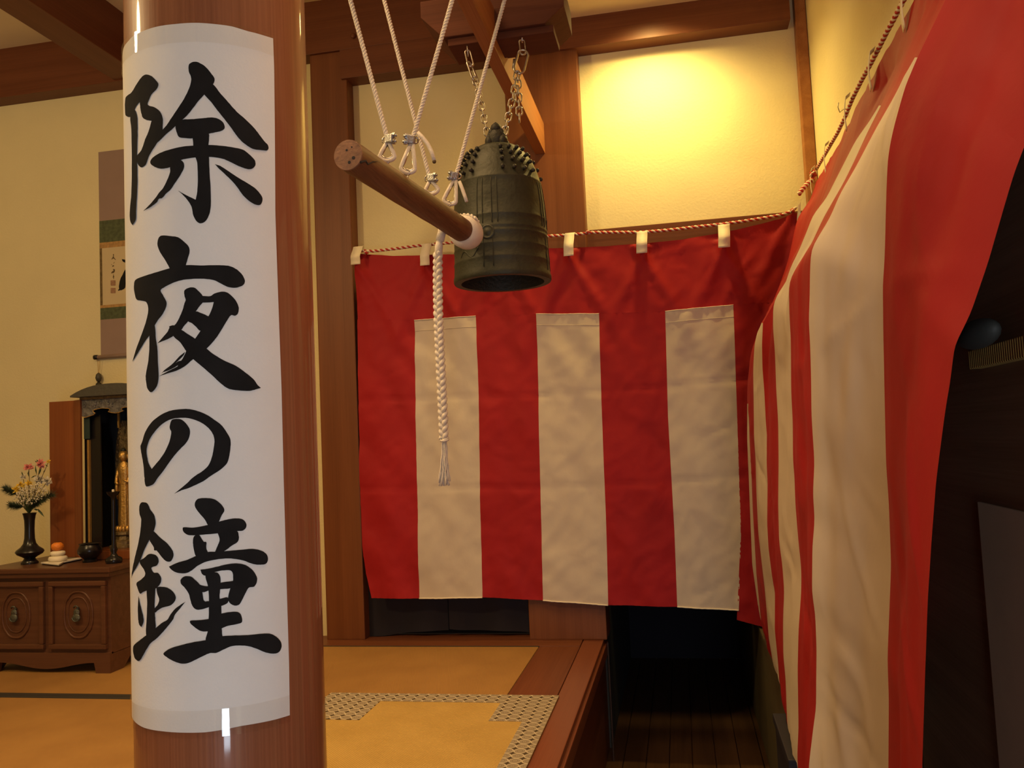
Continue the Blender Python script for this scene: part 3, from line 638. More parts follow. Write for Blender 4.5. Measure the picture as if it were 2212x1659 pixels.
def right_disp(p, u, v):
    k = math.sin(PI*u)
    d = 0.010*k*noise.noise(Vector((p.y*6, p.z*1.3, 2)))+0.005*k*noise.noise(Vector((p.y*17, p.z*6, 5)))
    d += k*0.004*math.exp(-abs(p.z-1.20-0.05*math.sin(p.y*5))/0.010)-k*0.006*math.exp(-abs(p.z-0.42-0.3*(p.y-1.9))/0.012)
    rd = abs(noise.noise(Vector((p.y*5-p.z*2.4, p.z*2.2+p.y, 31.0)))); d += 0.010*k*max(0, 0.15-rd)/0.15*(0.4+noise.noise(Vector((p.y*2, p.z*2, 8))))
    d += 0.003*k*math.sin(p.y*30+p.z*3)
    return Vector((p.x-d, p.y-0.3*d, p.z))
rc = thing('striped_curtain', 'red and white striped curtain on the right, hanging in deep folds towards the camera', 'curtain', (0.35, 2.7, 0.09))
ub = [u[:] for u in upp]
for i in range(8):
    wh = i % 2 == 0
    nu = 24 if i >= 5 else 12
    part('cloth_panel', ruled(low[i], low[i+1], nu, right_disp), 'white' if wh else 'red', rc, smooth=True, label=('white' if wh else 'red')+' vertical cloth stripe')
b = B()
for i in range(8):
    nu = 24 if i >= 5 else 12
    r_ = ruled(ub[i], ub[i+1], nu, right_disp); b.add(r_.v, r_.f)
part('top_band', b, 'red', rc, smooth=True, label='red top band')
for (xa, ya), (xb, yb) in (((1957,4),(1943,52)), ((1884,130),(1866,208)), ((1832,238),(1808,296)), ((1786,322),(1770,382)), ((1757,388),(1750,420))):
    p0 = onX(xa, ya, XRP-0.02); p1 = onX(xb, yb, XRP-0.03)
    z0 = lin(ropez, p0.y)+0.008; yc = p0.y; hw = 0.019; n = 10; vs = []
    for k in range(n+1):
        t = k/n; z = z0-0.135*t; x = XRP-0.022-0.010*math.sin(t*2.5) if k else XRP-0.008
        vs += [(x-0.004, yc-hw, z), (x, yc+hw, z)]
    b = B().add(vs, [(2*k, 2*k+1, 2*k+3, 2*k+2) for k in range(n)])
    part('hanging_loop', b, 'tab', rc, smooth=True, solid=0.0018, label='white cloth hanging loop')
# corner end of the cord and its knotted tail, last loop
p = onY(1744, 392, 4.18)
tail = [onY(1756, 388, 4.16), onY(1745, 396, 4.14), onY(1734, 408, 4.12), onY(1726, 419, 4.11)]
twisted('cord_tail', tail, 'short hanging end of twisted cord at the corner post', 0.02, 0.0075, 'rope')
t = props(part('loop_scrap', B().add([onY(1741,391,4.2), onY(1757,383,4.2), onY(1753,395,4.2), onY(1749,398,4.2)], [(0, 1, 2, 3)]), 'tab', None, solid=0.003, origin=onY(1750, 392, 4.2)), 'small white cloth loop end at the corner post above the cord tail', 'cloth loop')
t = props(part('loop_strip', B().add([onY(1724.5,444,4.15), onY(1730,436,4.15), onY(1729,470,4.15), onY(1726,493,4.15), onY(1721,494,4.15), onY(1722,470,4.15)], [(0, 1, 2, 3, 4, 5)]), 'tab', None, solid=0.003, origin=onY(1725, 490, 4.15)), 'narrow white cloth loop in the corner where both curtains meet', 'cloth loop')
knot(onX(1757, 376, XRP-0.02), 0.014, 'red cord knot on the dark corner post at the far end of the right cord')
# small hook on the right wall
hc = onX(1825, 236, XR-0.01)
b = B().tube([hc+Vector((0.012, 0, 0)), hc+Vector((-0.005, 0, 0)), hc+Vector((-0.02, 0.0, -0.01)), hc+Vector((-0.026, 0, 0.012)), hc+Vector((-0.022, 0.0, 0.03))], 0.0022, 6)
lone('wall_hook', b, 'steel', 'small metal hook on the right wall beside the cord', 'hook', smooth=True)

# ------------------------------------------------------------------ dark cloth in the doorway under the curtain
nr_ = thing('doorway_cloth', 'very dark navy doorway cloth showing below the striped curtain', 'curtain', (-1.2, W-0.01, 0.05))
YN = W-0.015
for xa, xb, zb_, lab in ((792, 968, (1374, 1361), 0), (972, 1152, (1358, 1367), 1)):
    n = 16; m_ = 30; vs = []
    for j in range(m_+1):
        for i in range(n+1):
            u = i/n; v = j/m_; xx = xa+(xb-xa)*u
            bot = onY(xx, zb_[0]+(zb_[1]-zb_[0])*u+1.5*math.sin(u*7), YN); z = 1.86+(bot.z-1.86)*v
            vs.append((bot.x, YN-0.012*math.sin(u*11+lab)*v, z))
    part('cloth_half', B().add(vs, [(j*(n+1)+i, j*(n+1)+i+1, (j+1)*(n+1)+i+1, (j+1)*(n+1)+i) for j in range(m_) for i in range(n)]), 'navy', nr_, smooth=True)
part('bead', B().ball(onY(1149, 1345, YN-0.02), 0.005, 10, 6), 'whitep', nr_, smooth=True, label='tiny white bead at the edge')

# ------------------------------------------------------------------ right side: glass cabinet, low bench, box
XG = 0.60
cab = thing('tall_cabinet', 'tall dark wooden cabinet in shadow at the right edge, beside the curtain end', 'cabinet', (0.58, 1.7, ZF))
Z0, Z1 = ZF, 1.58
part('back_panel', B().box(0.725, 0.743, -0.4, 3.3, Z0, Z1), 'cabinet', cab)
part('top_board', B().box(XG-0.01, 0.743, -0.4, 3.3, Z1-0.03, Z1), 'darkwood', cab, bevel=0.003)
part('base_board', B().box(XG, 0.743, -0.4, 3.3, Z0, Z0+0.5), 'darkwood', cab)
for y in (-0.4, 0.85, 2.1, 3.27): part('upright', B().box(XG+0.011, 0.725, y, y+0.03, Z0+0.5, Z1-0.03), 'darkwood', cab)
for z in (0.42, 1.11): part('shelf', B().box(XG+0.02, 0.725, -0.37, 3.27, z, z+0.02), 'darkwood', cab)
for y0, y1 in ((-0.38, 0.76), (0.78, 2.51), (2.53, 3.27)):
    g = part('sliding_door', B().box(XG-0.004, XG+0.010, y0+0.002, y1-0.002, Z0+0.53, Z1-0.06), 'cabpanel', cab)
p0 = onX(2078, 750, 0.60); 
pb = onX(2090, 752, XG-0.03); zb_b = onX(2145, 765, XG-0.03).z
lone('wooden_board', B().box(XG-0.030, XG-0.005, 1.1, pb.y, zb_b-0.018, zb_b+0.018), 'goza', 'pale brown wooden board against the dark cabinet at the right edge', 'board', bevel=0.002)  # solid strip standing in for a pale reflection in the dark front
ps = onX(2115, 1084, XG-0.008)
lone('beige_sheet', B().box(XG-0.011, XG-0.0055, 1.0, ps.y, -0.2, ps.z), 'sheetm', 'tall beige sheet on the dark cabinet in the lower right corner', 'sheet')  # thin box shaped and coloured as a beige reflection
lone('domed_lid', B().ball(onX(2112, 722, XG-0.045), 0.05, 24, 10, (0.5, 1.9, 0.55)), 'grey', 'dark grey domed lid above the pale board at the right edge', 'lid', smooth=True)  # flattened ball built in place of a grey reflection
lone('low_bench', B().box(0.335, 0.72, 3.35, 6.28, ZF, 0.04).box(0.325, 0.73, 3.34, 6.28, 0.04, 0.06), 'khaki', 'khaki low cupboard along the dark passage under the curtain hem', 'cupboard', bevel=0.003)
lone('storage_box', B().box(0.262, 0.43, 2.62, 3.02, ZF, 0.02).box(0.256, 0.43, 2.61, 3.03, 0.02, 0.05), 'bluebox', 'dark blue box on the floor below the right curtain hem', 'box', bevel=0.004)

# ------------------------------------------------------------------ bell hanger, chains, bell
BX, BY = -0.617, 3.10
pk = thing('hanger_board', 'thick chamfered wooden board under the beam that carries the bell chains', 'board', (BX, BY+0.08, 2.52))
x0 = onY(910, 30, BY-0.02).x; x1 = onY(1219, 18, BY-0.02).x
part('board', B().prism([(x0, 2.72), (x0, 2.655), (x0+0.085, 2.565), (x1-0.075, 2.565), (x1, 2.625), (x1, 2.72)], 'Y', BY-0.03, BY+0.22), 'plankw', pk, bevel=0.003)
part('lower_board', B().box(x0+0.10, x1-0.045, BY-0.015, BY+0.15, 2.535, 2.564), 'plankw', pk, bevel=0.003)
def link_pts(c, t, side, L_, Wd, n=20):
    """rounded chain link centred at c, long axis t, lying in plane (t, side)"""
    t = Vector(t).normalized(); s = Vector(side); s = (s-t*s.dot(t)).normalized(); out = []
    r = Wd/2; h = L_/2-r
    for k in range(n):
        a = 2*PI*k/n; cx_, sx = math.cos(a), math.sin(a)
        out.append(c+t*((h if sx >= 0 else -h)+r*sx)+s*(r*cx_))
    return out
def chain(parent, pts, link_len=0.035, wd=0.021, r=0.0030, mat='steel', start=0):
    tot = sum((Vector(b_)-Vector(a)).length for a, b_ in zip(pts, pts[1:])); n = max(1, round(tot/(link_len-2*r-0.002)))
    P = resample([Vector(p) for p in pts], n*2); 
    for k in range(n):
        c = P[2*k+1]; t = P[2*k+2]-P[2*k]
        side = Vector((1, 0.2, 0)) if (k+start) % 2 == 0 else Vector((0.2, -1, 0))
        part('link', B().tube(link_pts(c, t, side, link_len, wd), r, 7, closed=True), mat, parent, smooth=True)
Yc = BY
lc = thing('hanging_chain', 'left steel chain with hook and quick link from board to bell', 'chain', onY(1010, 82, Yc), 'chains holding the bell')
h0 = onY(1008, 76, Yc); h1 = onY(1011, 122, Yc)
part('eye_screw', B().tube([h0+Vector((0, 0, 0.02)), h0, h0.lerp(h1, .5), h1], 0.0032, 8), 'steel', lc, smooth=True)
q0, q1 = onY(1010, 112, Yc), onY(1017, 140, Yc)
part('hook', B().tube(link_pts((q0+q1)/2, q1-q0, (1, .3, 0), (q1-q0).length+0.012, 0.022), 0.0038, 8, closed=True), 'steel', lc, smooth=True)
q0, q1 = onY(1013, 136, Yc), onY(1027, 174, Yc)
part('quick_link', B().tube(link_pts((q0+q1)/2, q1-q0, (.5, 1, 0), (q1-q0).length+0.010, 0.032), 0.0042, 8, closed=True), 'steel', lc, smooth=True)
chain(lc, [onY(1025, 168, Yc), onY(1037, 215, Yc), onY(1047, 262, Yc), onY(1053, 292, Yc)])
rc2 = thing('hanging_chain', 'right steel chain with oval snap link, its spare end dangling', 'chain', onY(1127, 78, Yc), 'chains holding the bell')
h0 = onY(1127, 70, Yc); h1 = onY(1128, 92, Yc)
part('eye_screw', B().tube([h0+Vector((0, 0, 0.02)), h0, h1], 0.0032, 8), 'steel', rc2, smooth=True)
q0, q1 = onY(1127, 88, Yc), onY(1130, 116, Yc)
part('hook', B().tube(link_pts((q0+q1)/2, q1-q0, (1, .3, 0), (q1-q0).length+0.008, 0.022), 0.0038, 8, closed=True), 'steel', rc2, smooth=True)
q0, q1 = onY(1132, 110, Yc), onY(1119, 157, Yc)
part('snap_link', B().tube(link_pts((q0+q1)/2, q1-q0, (1, .2, .3), (q1-q0).length+0.006, 0.040), 0.0045, 8, closed=True), 'steel', rc2, smooth=True)
part('link_sleeve', B().tube([onY(1112, 128, Yc), onY(1110, 148, Yc)], 0.0068, 10), 'clamp', rc2, smooth=True)
chain(rc2, [onY(1118, 156, Yc), onY(1110, 200, Yc), onY(1100, 245, Yc), onY(1089, 290, Yc)], 0.036, 0.023, 0.0032)
chain(rc2, [onY(1118, 160, Yc-.01), onY(1120, 200, Yc-.01), onY(1122, 262, Yc-.01)], 0.036, 0.023, 0.0032, start=1)
# bell
zl = onY(1087, 612, BY).z; ztp = onY(1090, 316, BY).z
print('bell', zl, ztp)
BR = (onY(1192, 600, BY).x-onY(982, 605, BY).x)/2*0.985; BH = ztp-zl; BX = (onY(1192, 600, BY).x+onY(982, 605, BY).x)/2
bell = thing('temple_bell', 'dark green bronze temple bell hanging on two chains', 'bell', (BX, BY, zl))
pr_ = [(0.985, 0.0), (1.0, 0.01), (1.0, 0.035), (0.984, 0.05), (0.974, 0.12), (0.980, 0.127), (0.980, 0.137), (0.970, 0.144), (0.965, 0.215), (0.971, 0.221), (0.971, 0.229), (0.963, 0.236), (0.960, 0.30), (0.967, 0.306), (0.967, 0.316), (0.957, 0.322), (0.955, 0.335), (0.962, 0.341), (0.962, 0.351), (0.953, 0.358), (0.948, 0.42), (0.955, 0.426), (0.955, 0.434), (0.945, 0.44), (0.932, 0.54), (0.905, 0.63), (0.880, 0.690), (0.886, 0.696), (0.883, 0.706), (0.868, 0.713), (0.838, 0.755), (0.795, 0.805), (0.738, 0.852), (0.665, 0.897), (0.60, 0.928), (0.53, 0.952), (0.52, 0.962), (0.43, 0.984), (0.25, 1.0), (0.02, 1.0)]
inner = [(0.03, 0.93), (0.5, 0.90), (0.75, 0.75), (0.83, 0.5), (0.84, 0.1), (0.85, 0.0)]
b = B(); b.lathe([(r*BR, z*BH) for r, z in pr_[::-1]]+[], (BX, BY, zl), 72, cap=False)
b.lathe([(0.85*BR, 0.0), (0.985*BR, 0.0)], (BX, BY, zl), 72, cap=False)
part('body', b, 'bronze', bell, smooth=True, auto=0.9)
part('hollow_inside', B().lathe([(r*BR, z*BH) for r, z in inner], (BX, BY, zl), 72, cap=False), 'bronze_dark', bell, smooth=True)
def bellR(h):
    t = sorted((z, r) for r, z in pr_); return lin(t, h)*BR
# vertical ribs in four groups
GA = [math.radians(a) for a in (-94, -4, 86, 176)]
for g in GA:
    for da in (-0.22, -0.10, 0.10, 0.22):
        a = g+da; pts = [Vector((BX+(bellR(h)+0.0005)*math.cos(a), BY+(bellR(h)+0.0005)*math.sin(a), zl+h*BH)) for h in [0.365+0.32*k/10 for k in range(11)]]
        part('rib', B().tube(pts, 0.0017, 5), 'bronze', bell, smooth=True)
    for da in (-0.10, 0.10):
        a = g+da; pts = [Vector((BX+(bellR(h)+0.0005)*math.cos(a), BY+(bellR(h)+0.0005)*math.sin(a), zl+h*BH)) for h in [0.06+0.23*k/6 for k in range(7)]]
        part('rib', B().tube(pts, 0.0016, 5), 'bronze', bell, smooth=True)
# studs
for g in GA:
    for row, h in enumerate((0.755, 0.82, 0.875, 0.922)):
        n = 4
        for k in range(n):
            a = g+PI/4+(k-(n-1)/2)*0.27
            rad = bellR(h); c = Vector((BX+rad*math.cos(a), BY+rad*math.sin(a), zl+h*BH))
            dr = (bellR(h+0.02)-bellR(h-0.02))/(0.04*BH); nrm = Vector((math.cos(a), math.sin(a), -dr*0.8)).normalized()
            m_ = nrm.to_track_quat('Z', 'Y').to_matrix()
            part('stud', B().lathe([(0.0068, -0.003), (0.0058, 0.004), (0.0074, 0.006), (0.0082, 0.011), (0.006, 0.0155), (0.0005, 0.017)], c, 8, True, m_), 'bronze_dark', bell, smooth=True)
# striking medallion towards the log and another opposite
for a in (math.radians(-94), math.radians(86)):
    h = 0.30; rad = bellR(h); c = Vector((BX+(rad-0.001)*math.cos(a), BY+(rad-0.001)*math.sin(a), zl+h*BH)); nrm = Vector((math.cos(a), math.sin(a), 0))
    m_ = nrm.to_track_quat('Z', 'Y').to_matrix()
    part('striking_medallion', B().lathe([(0.026, -0.002), (0.026, 0.003), (0.022, 0.0045), (0.019, 0.0025), (0.012, 0.003), (0.009, 0.005), (0.001, 0.0055)], c, 24, True, m_), 'bronze', bell, smooth=True, auto=0.8)
# relief line of scroll low on the side
a0 = math.radians(-135)
pts = [Vector((BX+bellR(.17)*math.cos(a0+k*0.02), BY+bellR(.17)*math.sin(a0+k*0.02), zl+(.155+.03*math.sin(k*.28)+.001*k)*BH)) for k in range(26)]
part('scroll_relief', B().tube(pts, 0.0022, 5), 'bronze', bell, smooth=True)
# dragon loop on top
lp = part('dragon_loop', B().tube([Vector((BX-0.024, BY, ztp-0.005)), Vector((BX-0.028, BY, ztp+0.03)), Vector((BX-0.016, BY, ztp+0.062)), Vector((BX, BY, ztp+0.074)), Vector((BX+0.016, BY, ztp+0.062)), Vector((BX+0.028, BY, ztp+0.03)), Vector((BX+0.024, BY, ztp-0.005))], [0.013, 0.014, 0.013, 0.012, 0.013, 0.014, 0.013], 12), 'bronze_dark', bell, smooth=True)
for s in (-1, 1):
    part('dragon_head', B().ball((BX+s*0.026, BY, ztp+0.022), 0.021, 12, 8, (0.9, 1.2, 1.15)).ball((BX+s*0.038, BY, ztp+0.010), 0.012, 10, 6), 'bronze_dark', bell, smooth=True)
part('dragon_body', B().ball((BX, BY, ztp+0.034), 0.033, 14, 10, (1.0, 0.8, 1.2)), 'bronze_dark', bell, smooth=True)
part('jewel', B().lathe([(0.016, 0), (0.022, 0.012), (0.018, 0.024), (0.009, 0.032), (0.001, 0.038)], (BX, BY, ztp+0.060), 12), 'bronze_dark', bell, smooth=True)
for k in range(5):
    a = k*1.25; part('dragon_scale', B().ball((BX+0.020*math.cos(a), BY+0.016*math.sin(a), ztp+0.050+0.008*math.sin(a*2)), 0.009, 8, 6), 'bronze_dark', bell, smooth=True)

# ------------------------------------------------------------------ striking log
ZL = onY(1000, 500, 2.82).z
LA = Vector((onZ(752, 335, ZL).x, onZ(752, 335, ZL).y, ZL)); LB = Vector((onZ(1006, 502, ZL).x, onZ(1006, 502, ZL).y, ZL))
print('log', LA, LB)
ld = (LB-LA).normalized(); lu = Vector((0, 0, 1)); ls = ld.cross(lu)
RL = 0.040
log = thing('striking_log', 'hanging wooden log for striking the bell, cloth-wrapped far end', 'log', (LA+LB)/2)
b = B(); n = 26; sg = 40; vs = []
for j in range(n+1):
    c = LA.lerp(LB, j/n)
    for k in range(sg):
        a = 2*PI*k/sg; r = RL*(1+0.03*noise.noise(Vector((math.cos(a), math.sin(a), j*0.25)))+0.015*noise.noise(Vector((math.cos(a)*3, math.sin(a)*3, j*0.1+5))))
        if j == 0: r *= 0.975
        vs.append(c+(ls*math.cos(a)+lu*math.sin(a))*r)
b.add(vs, [(j*sg+k, j*sg+(k+1) % sg, (j+1)*sg+(k+1) % sg, (j+1)*sg+k) for j in range(n) for k in range(sg)])
part('log_body', b, 'logw', log, smooth=True)
mrot = (-ld).to_track_quat('Z', 'Y').to_matrix()
part('end_face', B().lathe([(RL*0.985, -0.002), (RL*0.965, 0.002), (RL*0.5, 0.0028), (0.001, 0.003)], LA, 40, True, mrot), 'logend', log, smooth=True, auto=0.6, label='sawn near end of the log')
for (da, db, r) in ((-0.016, -0.010, 0.0045), (-0.004, -0.020, 0.0042), (0.002, 0.012, 0.003), (-0.012, 0.018, 0.002)):
    c = LA-ld*0.0032+(-ls)*da+lu*db
    part('wormhole', B().lathe([(r, 0), (r*0.9, 0.0006), (0.0005, 0.0007)], c, 10, True, mrot), 'heri', log)
cr = [LA+ld*t_+(ls*math.cos(a)+lu*math.sin(a))*(RL+0.0004) for t_, a in ((0.0, -0.6), (0.02, -0.35), (0.035, -0.45), (0.06, -0.1), (0.085, 0.1))]
part('crack', B().tube(cr, [0.0035, 0.003, 0.0026, 0.0016, 0.0005], 5), 'heri', log)
# white cloth wrap at the far end
wr = B(); prof_w = [(RL+0.001, -0.012), (RL+0.012, -0.006), (RL+0.017, 0.02), (RL+0.016, 0.055), (RL+0.010, 0.075), (0.03, 0.084), (0.004, 0.086)]
mw = ld.to_track_quat('Z', 'Y').to_matrix()
wr.lathe(prof_w, LB-ld*0.03, 40, True, mw); part('cloth_wrap', wr, 'white_ceramic' if False else 'rope', log, smooth=True, label='white cloth wrapped over the striking end')
LE = LB-ld*0.012
for k in range(4):
    rr_ = RL+0.019; off = ld*(0.012*(k-1.5)+0.01)
    pts = [LE+off+(ls*math.cos(a)+lu*math.sin(a))*(rr_+0.002*math.sin(3*a+k)) for a in [0.7+1.7*i/12 for i in range(13)]]
    part('binding_cord', helix(pts, 0.0042, 0.0022, 0.014, 0), 'rope', log, smooth=True)
# ---- suspension ropes
def loop_thimble(name, eye, top, lab, rope_top, cl_dir, tail=None):
    """one rope: eye screw on the log, thimble loop, clamp, rope up to the ceiling"""
    t = thing('suspension_rope', lab, 'rope', eye, 'white ropes the log hangs from')
    path = [top]+[top.lerp(rope_top, k/6)+Vector((0, 0, 0)) for k in range(1, 7)]
    for k in range(3): part('strand', helix(path, 0.0040, 0.0034, 0.030, k*2.094, 6), 'rope', t, smooth=True)
    ax = (top-eye); L_ = ax.length; ax.normalize(); sd = (AR-ax*AR.dot(ax)).normalized(); dep = ax.cross(sd)
    dr = []
    for k in range(17):
        a = PI*k/16
        if k <= 16: dr.append(eye+ax*(0.014-0.016*math.sin(a))+sd*(0.022*math.cos(a)))
    dr = [top-ax*0.004+sd*0.002]+dr+[top-ax*0.004-sd*0.002]
    part('rope_loop', B().tube(smooth3(dr, 1), 0.0062, 8), 'rope', t, smooth=True)
    part('thimble', B().tube([eye+ax*0.5*0+(p_-eye)*0.74+ax*0.006 for p_ in smooth3(dr, 1)], 0.0034, 6), 'steel', t, smooth=True, label='bright metal thimble inside the loop')
    # clamp: U bolt, saddle, nuts
    cd = Vector(cl_dir).normalized(); c = top+ax*0.004; up_ = ax
    sdl = part('rope_clamp', B().box(-0.012, 0.014, -0.010, 0.010, -0.013, 0.013), 'clamp', t, bevel=0.004, label='zinc wire rope clamp')
    for v_ in sdl.data.vertices:
        l = v_.co + wloc(t); v_.co = (c + cd*(0.002+l.x) + dep*l.y*1.1 + up_*l.z) - wloc(t)
    for s in (-1, 1):
        o_ = up_*0.0085*s
        ub_ = B().tube([c+o_-cd*0.010, c+o_+cd*0.028], 0.0038, 8); part('bolt', ub_, 'clamp', t, smooth=True)
        mm = cd.to_track_quat('Z', 'Y').to_matrix()
        part('nut', B().lathe([(0.0082, 0), (0.0082, 0.009)], c+o_+cd*0.015, 6, True, mm), 'clamp', t)
    part('u_bolt', B().tube([c-up_*0.0085-cd*0.006, c-up_*0.0085-cd*0.013, c-up_*0.004-cd*0.018, c+up_*0.004-cd*0.018, c+up_*0.0085-cd*0.013, c+up_*0.0085-cd*0.006], 0.0030, 6), 'steel', t, smooth=True)
    if tail:
        part('rope_tail', B().tube(smooth3([Vector(p_) for p_ in tail], 1), [0.0062]*(len(tail)-1)+[0.0058], 8), 'rope', t, smooth=True)
    return t
def eye_screw(c, lab, out):
    ou = Vector(out).normalized(); sd = ou.orthogonal().normalized()
    b = B().tube([c+ou*0.011+(ou*math.cos(a)+ld.cross(ou)*math.sin(a)*1.0)*0.009 for a in [2*PI*k/14 for k in range(14)]], 0.0026, 7, closed=True)
    b.tube([c-ou*0.010, c+ou*0.003], 0.0026, 7)
    part('eye_screw', b, 'steel', log, smooth=True, label='iron eye screw')
def along(px, py):       # depth on the log below a pixel
    best = min(range(101), key=lambda k: abs(proj(LA.lerp(LB, k/100))[0]-px)); return LA.lerp(LB, best/100)
def proj(P):
    v = Vector(P)-EYE; z = v.dot(AF); return (CX+F*v.dot(AR)/z, CY+F*v.dot(AD)/z)
specs = [((836, 346), (838, 304), (757, 0), 1, 'leftmost white rope, clamped at the near end of the log'),
         ((880, 372), (890, 305), (977, 0), -1, 'white rope leaning right from the near half of the log'),
         ((934, 418), (929, 388), (830, 0), 1, 'white rope leaning left behind the others from the far half of the log'),
         ((970, 440), (984, 383), (1090, 0), -1, 'rightmost white rope, clamped right beside the bell')]
for i, (e, c, tp, s, lab) in enumerate(specs):
    # left pair hangs from the far side of the log, right pair from its near top
    base = along(e[0]+10, e[1]+25); yy = base.y+(0.02 if s == 1 else -0.01)
    E_ = onY(e[0], e[1], yy); T_ = onY(c[0], c[1], yy); top = onY(tp[0], tp[1], yy)
    rt = top+(top-T_)*((3.16-top.z)/(top.z-T_.z)) if top.z < 3.16 else top
    tail = None
    if i == 1: tail = [onY(903, 287, yy), onY(912, 296, yy), onY(925, 310, yy), onY(934, 330, yy), onY(938, 347, yy)]
    if i == 3: tail = [onY(992, 392, yy), onY(998, 405, yy), onY(1004, 424, yy), onY(1008, 436, yy)]
    loop_thimble('r', E_, T_, lab, rt, AR*s+Vector((0, -0.4, 0)), tail)
    if i == 1: lone('rope_end_whipping', B().ball(onY(938, 349, yy), 0.0062, 10, 6), 'stem', 'singed brown end of the short loose rope above the log', 'rope end', smooth=True)
    body = base+(lu*0.9+ls*(-0.35 if s == 1 else 0.35)*-1).normalized()*RL
    eye_screw(E_-lu*0.012, '', (E_-base).normalized())

# ---- braided pull rope
YP = LB.y-0.10
pt = [onY(955, 500, YP), onY(950, 520, YP), onY(946, 545, YP), onY(945, 600, YP), onY(946, 680, YP), onY(950, 760, YP), onY(954, 830, YP), onY(957, 900, YP), onY(959, 948, YP)]
pull = thing('pull_rope', 'thick braided white pull rope with tassel hanging from the log', 'rope', pt[-1])
P = resample(smooth3([Vector(p_) for p_ in pt[2:]], 1), 260)
tot = sum((P[i+1]-P[i]).length for i in range(len(P)-1))
for k in range(3):
    pts = []
    for i, p_ in enumerate(P):
        s = i/len(P)*tot; a = 2*PI*s/0.066+k*2*PI/3
        pts.append(p_+Vector((1, -0.2, 0)).normalized()*0.0095*math.sin(a)+Vector((0.2, 1, 0)).normalized()*0.0058*math.sin(2*a))
    part('braid_strand', B().tube(pts, 0.0078, 8), 'rope', pull, smooth=True)
part('sleeve', B().tube([pt[0]+Vector((0, 0, 0.03)), pt[0], pt[1]], [0.012, 0.014, 0.015], 12).tube([pt[1]+Vector((0, 0, 0.004)), pt[1].lerp(pt[2], .5), onY(947, 560, YP)], [0.010, 0.0135, 0.0125], 12), 'rope', pull, smooth=True, label='cloth-bound top of the pull rope')
kz = onY(960, 950, YP)
part('whipping', B().tube([kz+(Vector((1, 0, 0))*math.cos(a)+Vector((0, 1, 0.3))*math.sin(a))*0.0125 for a in [2*PI*k/16 for k in range(16)]], 0.0042, 6, closed=True).tube([kz+(Vector((1, 0, 0.35))*math.cos(a)+Vector((0, 1, 0.1))*math.sin(a))*0.0115 for a in [2*PI*k/16 for k in range(16)]], 0.004, 6, closed=True), 'rope', pull, smooth=True)
b = B(); tb = onY(960, 1045, YP)
for k in range(34):
    a = random.uniform(0, 2*PI); rr_ = math.sqrt(random.random()); 
    e0 = kz+Vector((math.cos(a)*0.008*rr_, math.sin(a)*0.008*rr_, 0)); e2 = Vector((tb.x+math.cos(a)*0.024*rr_, tb.y+math.sin(a)*0.02*rr_, tb.z+random.uniform(-0.008, 0.012)))
    e1 = e0.lerp(e2, 0.55)+Vector((-math.cos(a)*0.004*rr_, 0, 0)); ph = random.random()*6
    pts = [e0.lerp(e1, q/5) if q < 5 else e1.lerp(e2, (q-5)/5) for q in range(11)]
    pts = [p_+Vector((0.0012*math.sin(q*1.9+ph), 0, 0)) for q, p_ in enumerate(pts)]
    b.add(*(lambda t_: (t_.v, t_.f))(B().tube(pts, 0.0022, 5)))
part('tassel', b, 'rope', pull, smooth=True, label='frayed tassel end')

# ------------------------------------------------------------------ carved cabinet at the left
CXR, CYF, CH = -2.685, 3.62, 0.497
CXL = -3.375
cb = thing('carved_cabinet', 'low carved brown wooden cabinet with two arched panel doors', 'cabinet', ((CXL+CXR)/2, 3.85, 0.0))
part('cabinet_top', B().box(CXL-0.02, CXR+0.018, CYF-0.02, 4.12, CH-0.026, CH), 'cabinet', cb, bevel=0.006)
part('top_moulding', B().box(CXL-0.008, CXR+0.008, CYF-0.010, 4.11, CH-0.048, CH-0.026), 'cabinet', cb, bevel=0.005)
part('carcass', B().box(CXL, CXR, CYF+0.012, 4.10, 0.085, CH-0.048), 'cabinet', cb, bevel=0.003)
# scalloped apron
ap = [(CXL, 0.095), (CXR, 0.095), (CXR, 0.0), (CXR-0.075, 0.0)]
for k in range(0, 21):
    u = k/20; x = (CXR-0.085)+((CXL+0.085)-(CXR-0.085))*u
    z = 0.048-0.030*math.sin(PI*u)**2 if True else 0
    ap.append((x, max(0.016, z)))
ap += [(CXL+0.075, 0.0), (CXL, 0.0)]
part('apron', B().prism(ap, 'Y', CYF, CYF+0.025), 'cabinet', cb)
part('side_foot', B().prism([(CYF+0.0255, 0.0), (CYF+0.10, 0.0), (CYF+0.15, 0.045), (4.0, 0.05), (4.03, 0.0), (4.10, 0.0), (4.10, 0.09), (CYF+0.0255, 0.09)], 'X', CXR-0.025, CXR), 'cabinet', cb)
part('side_foot', B().prism([(CYF+0.0255, 0.0), (CYF+0.10, 0.0), (CYF+0.15, 0.045), (4.0, 0.05), (4.03, 0.0), (4.10, 0.0), (4.10, 0.09), (CYF+0.0255, 0.09)], 'X', CXL, CXL+0.025), 'cabinet', cb)
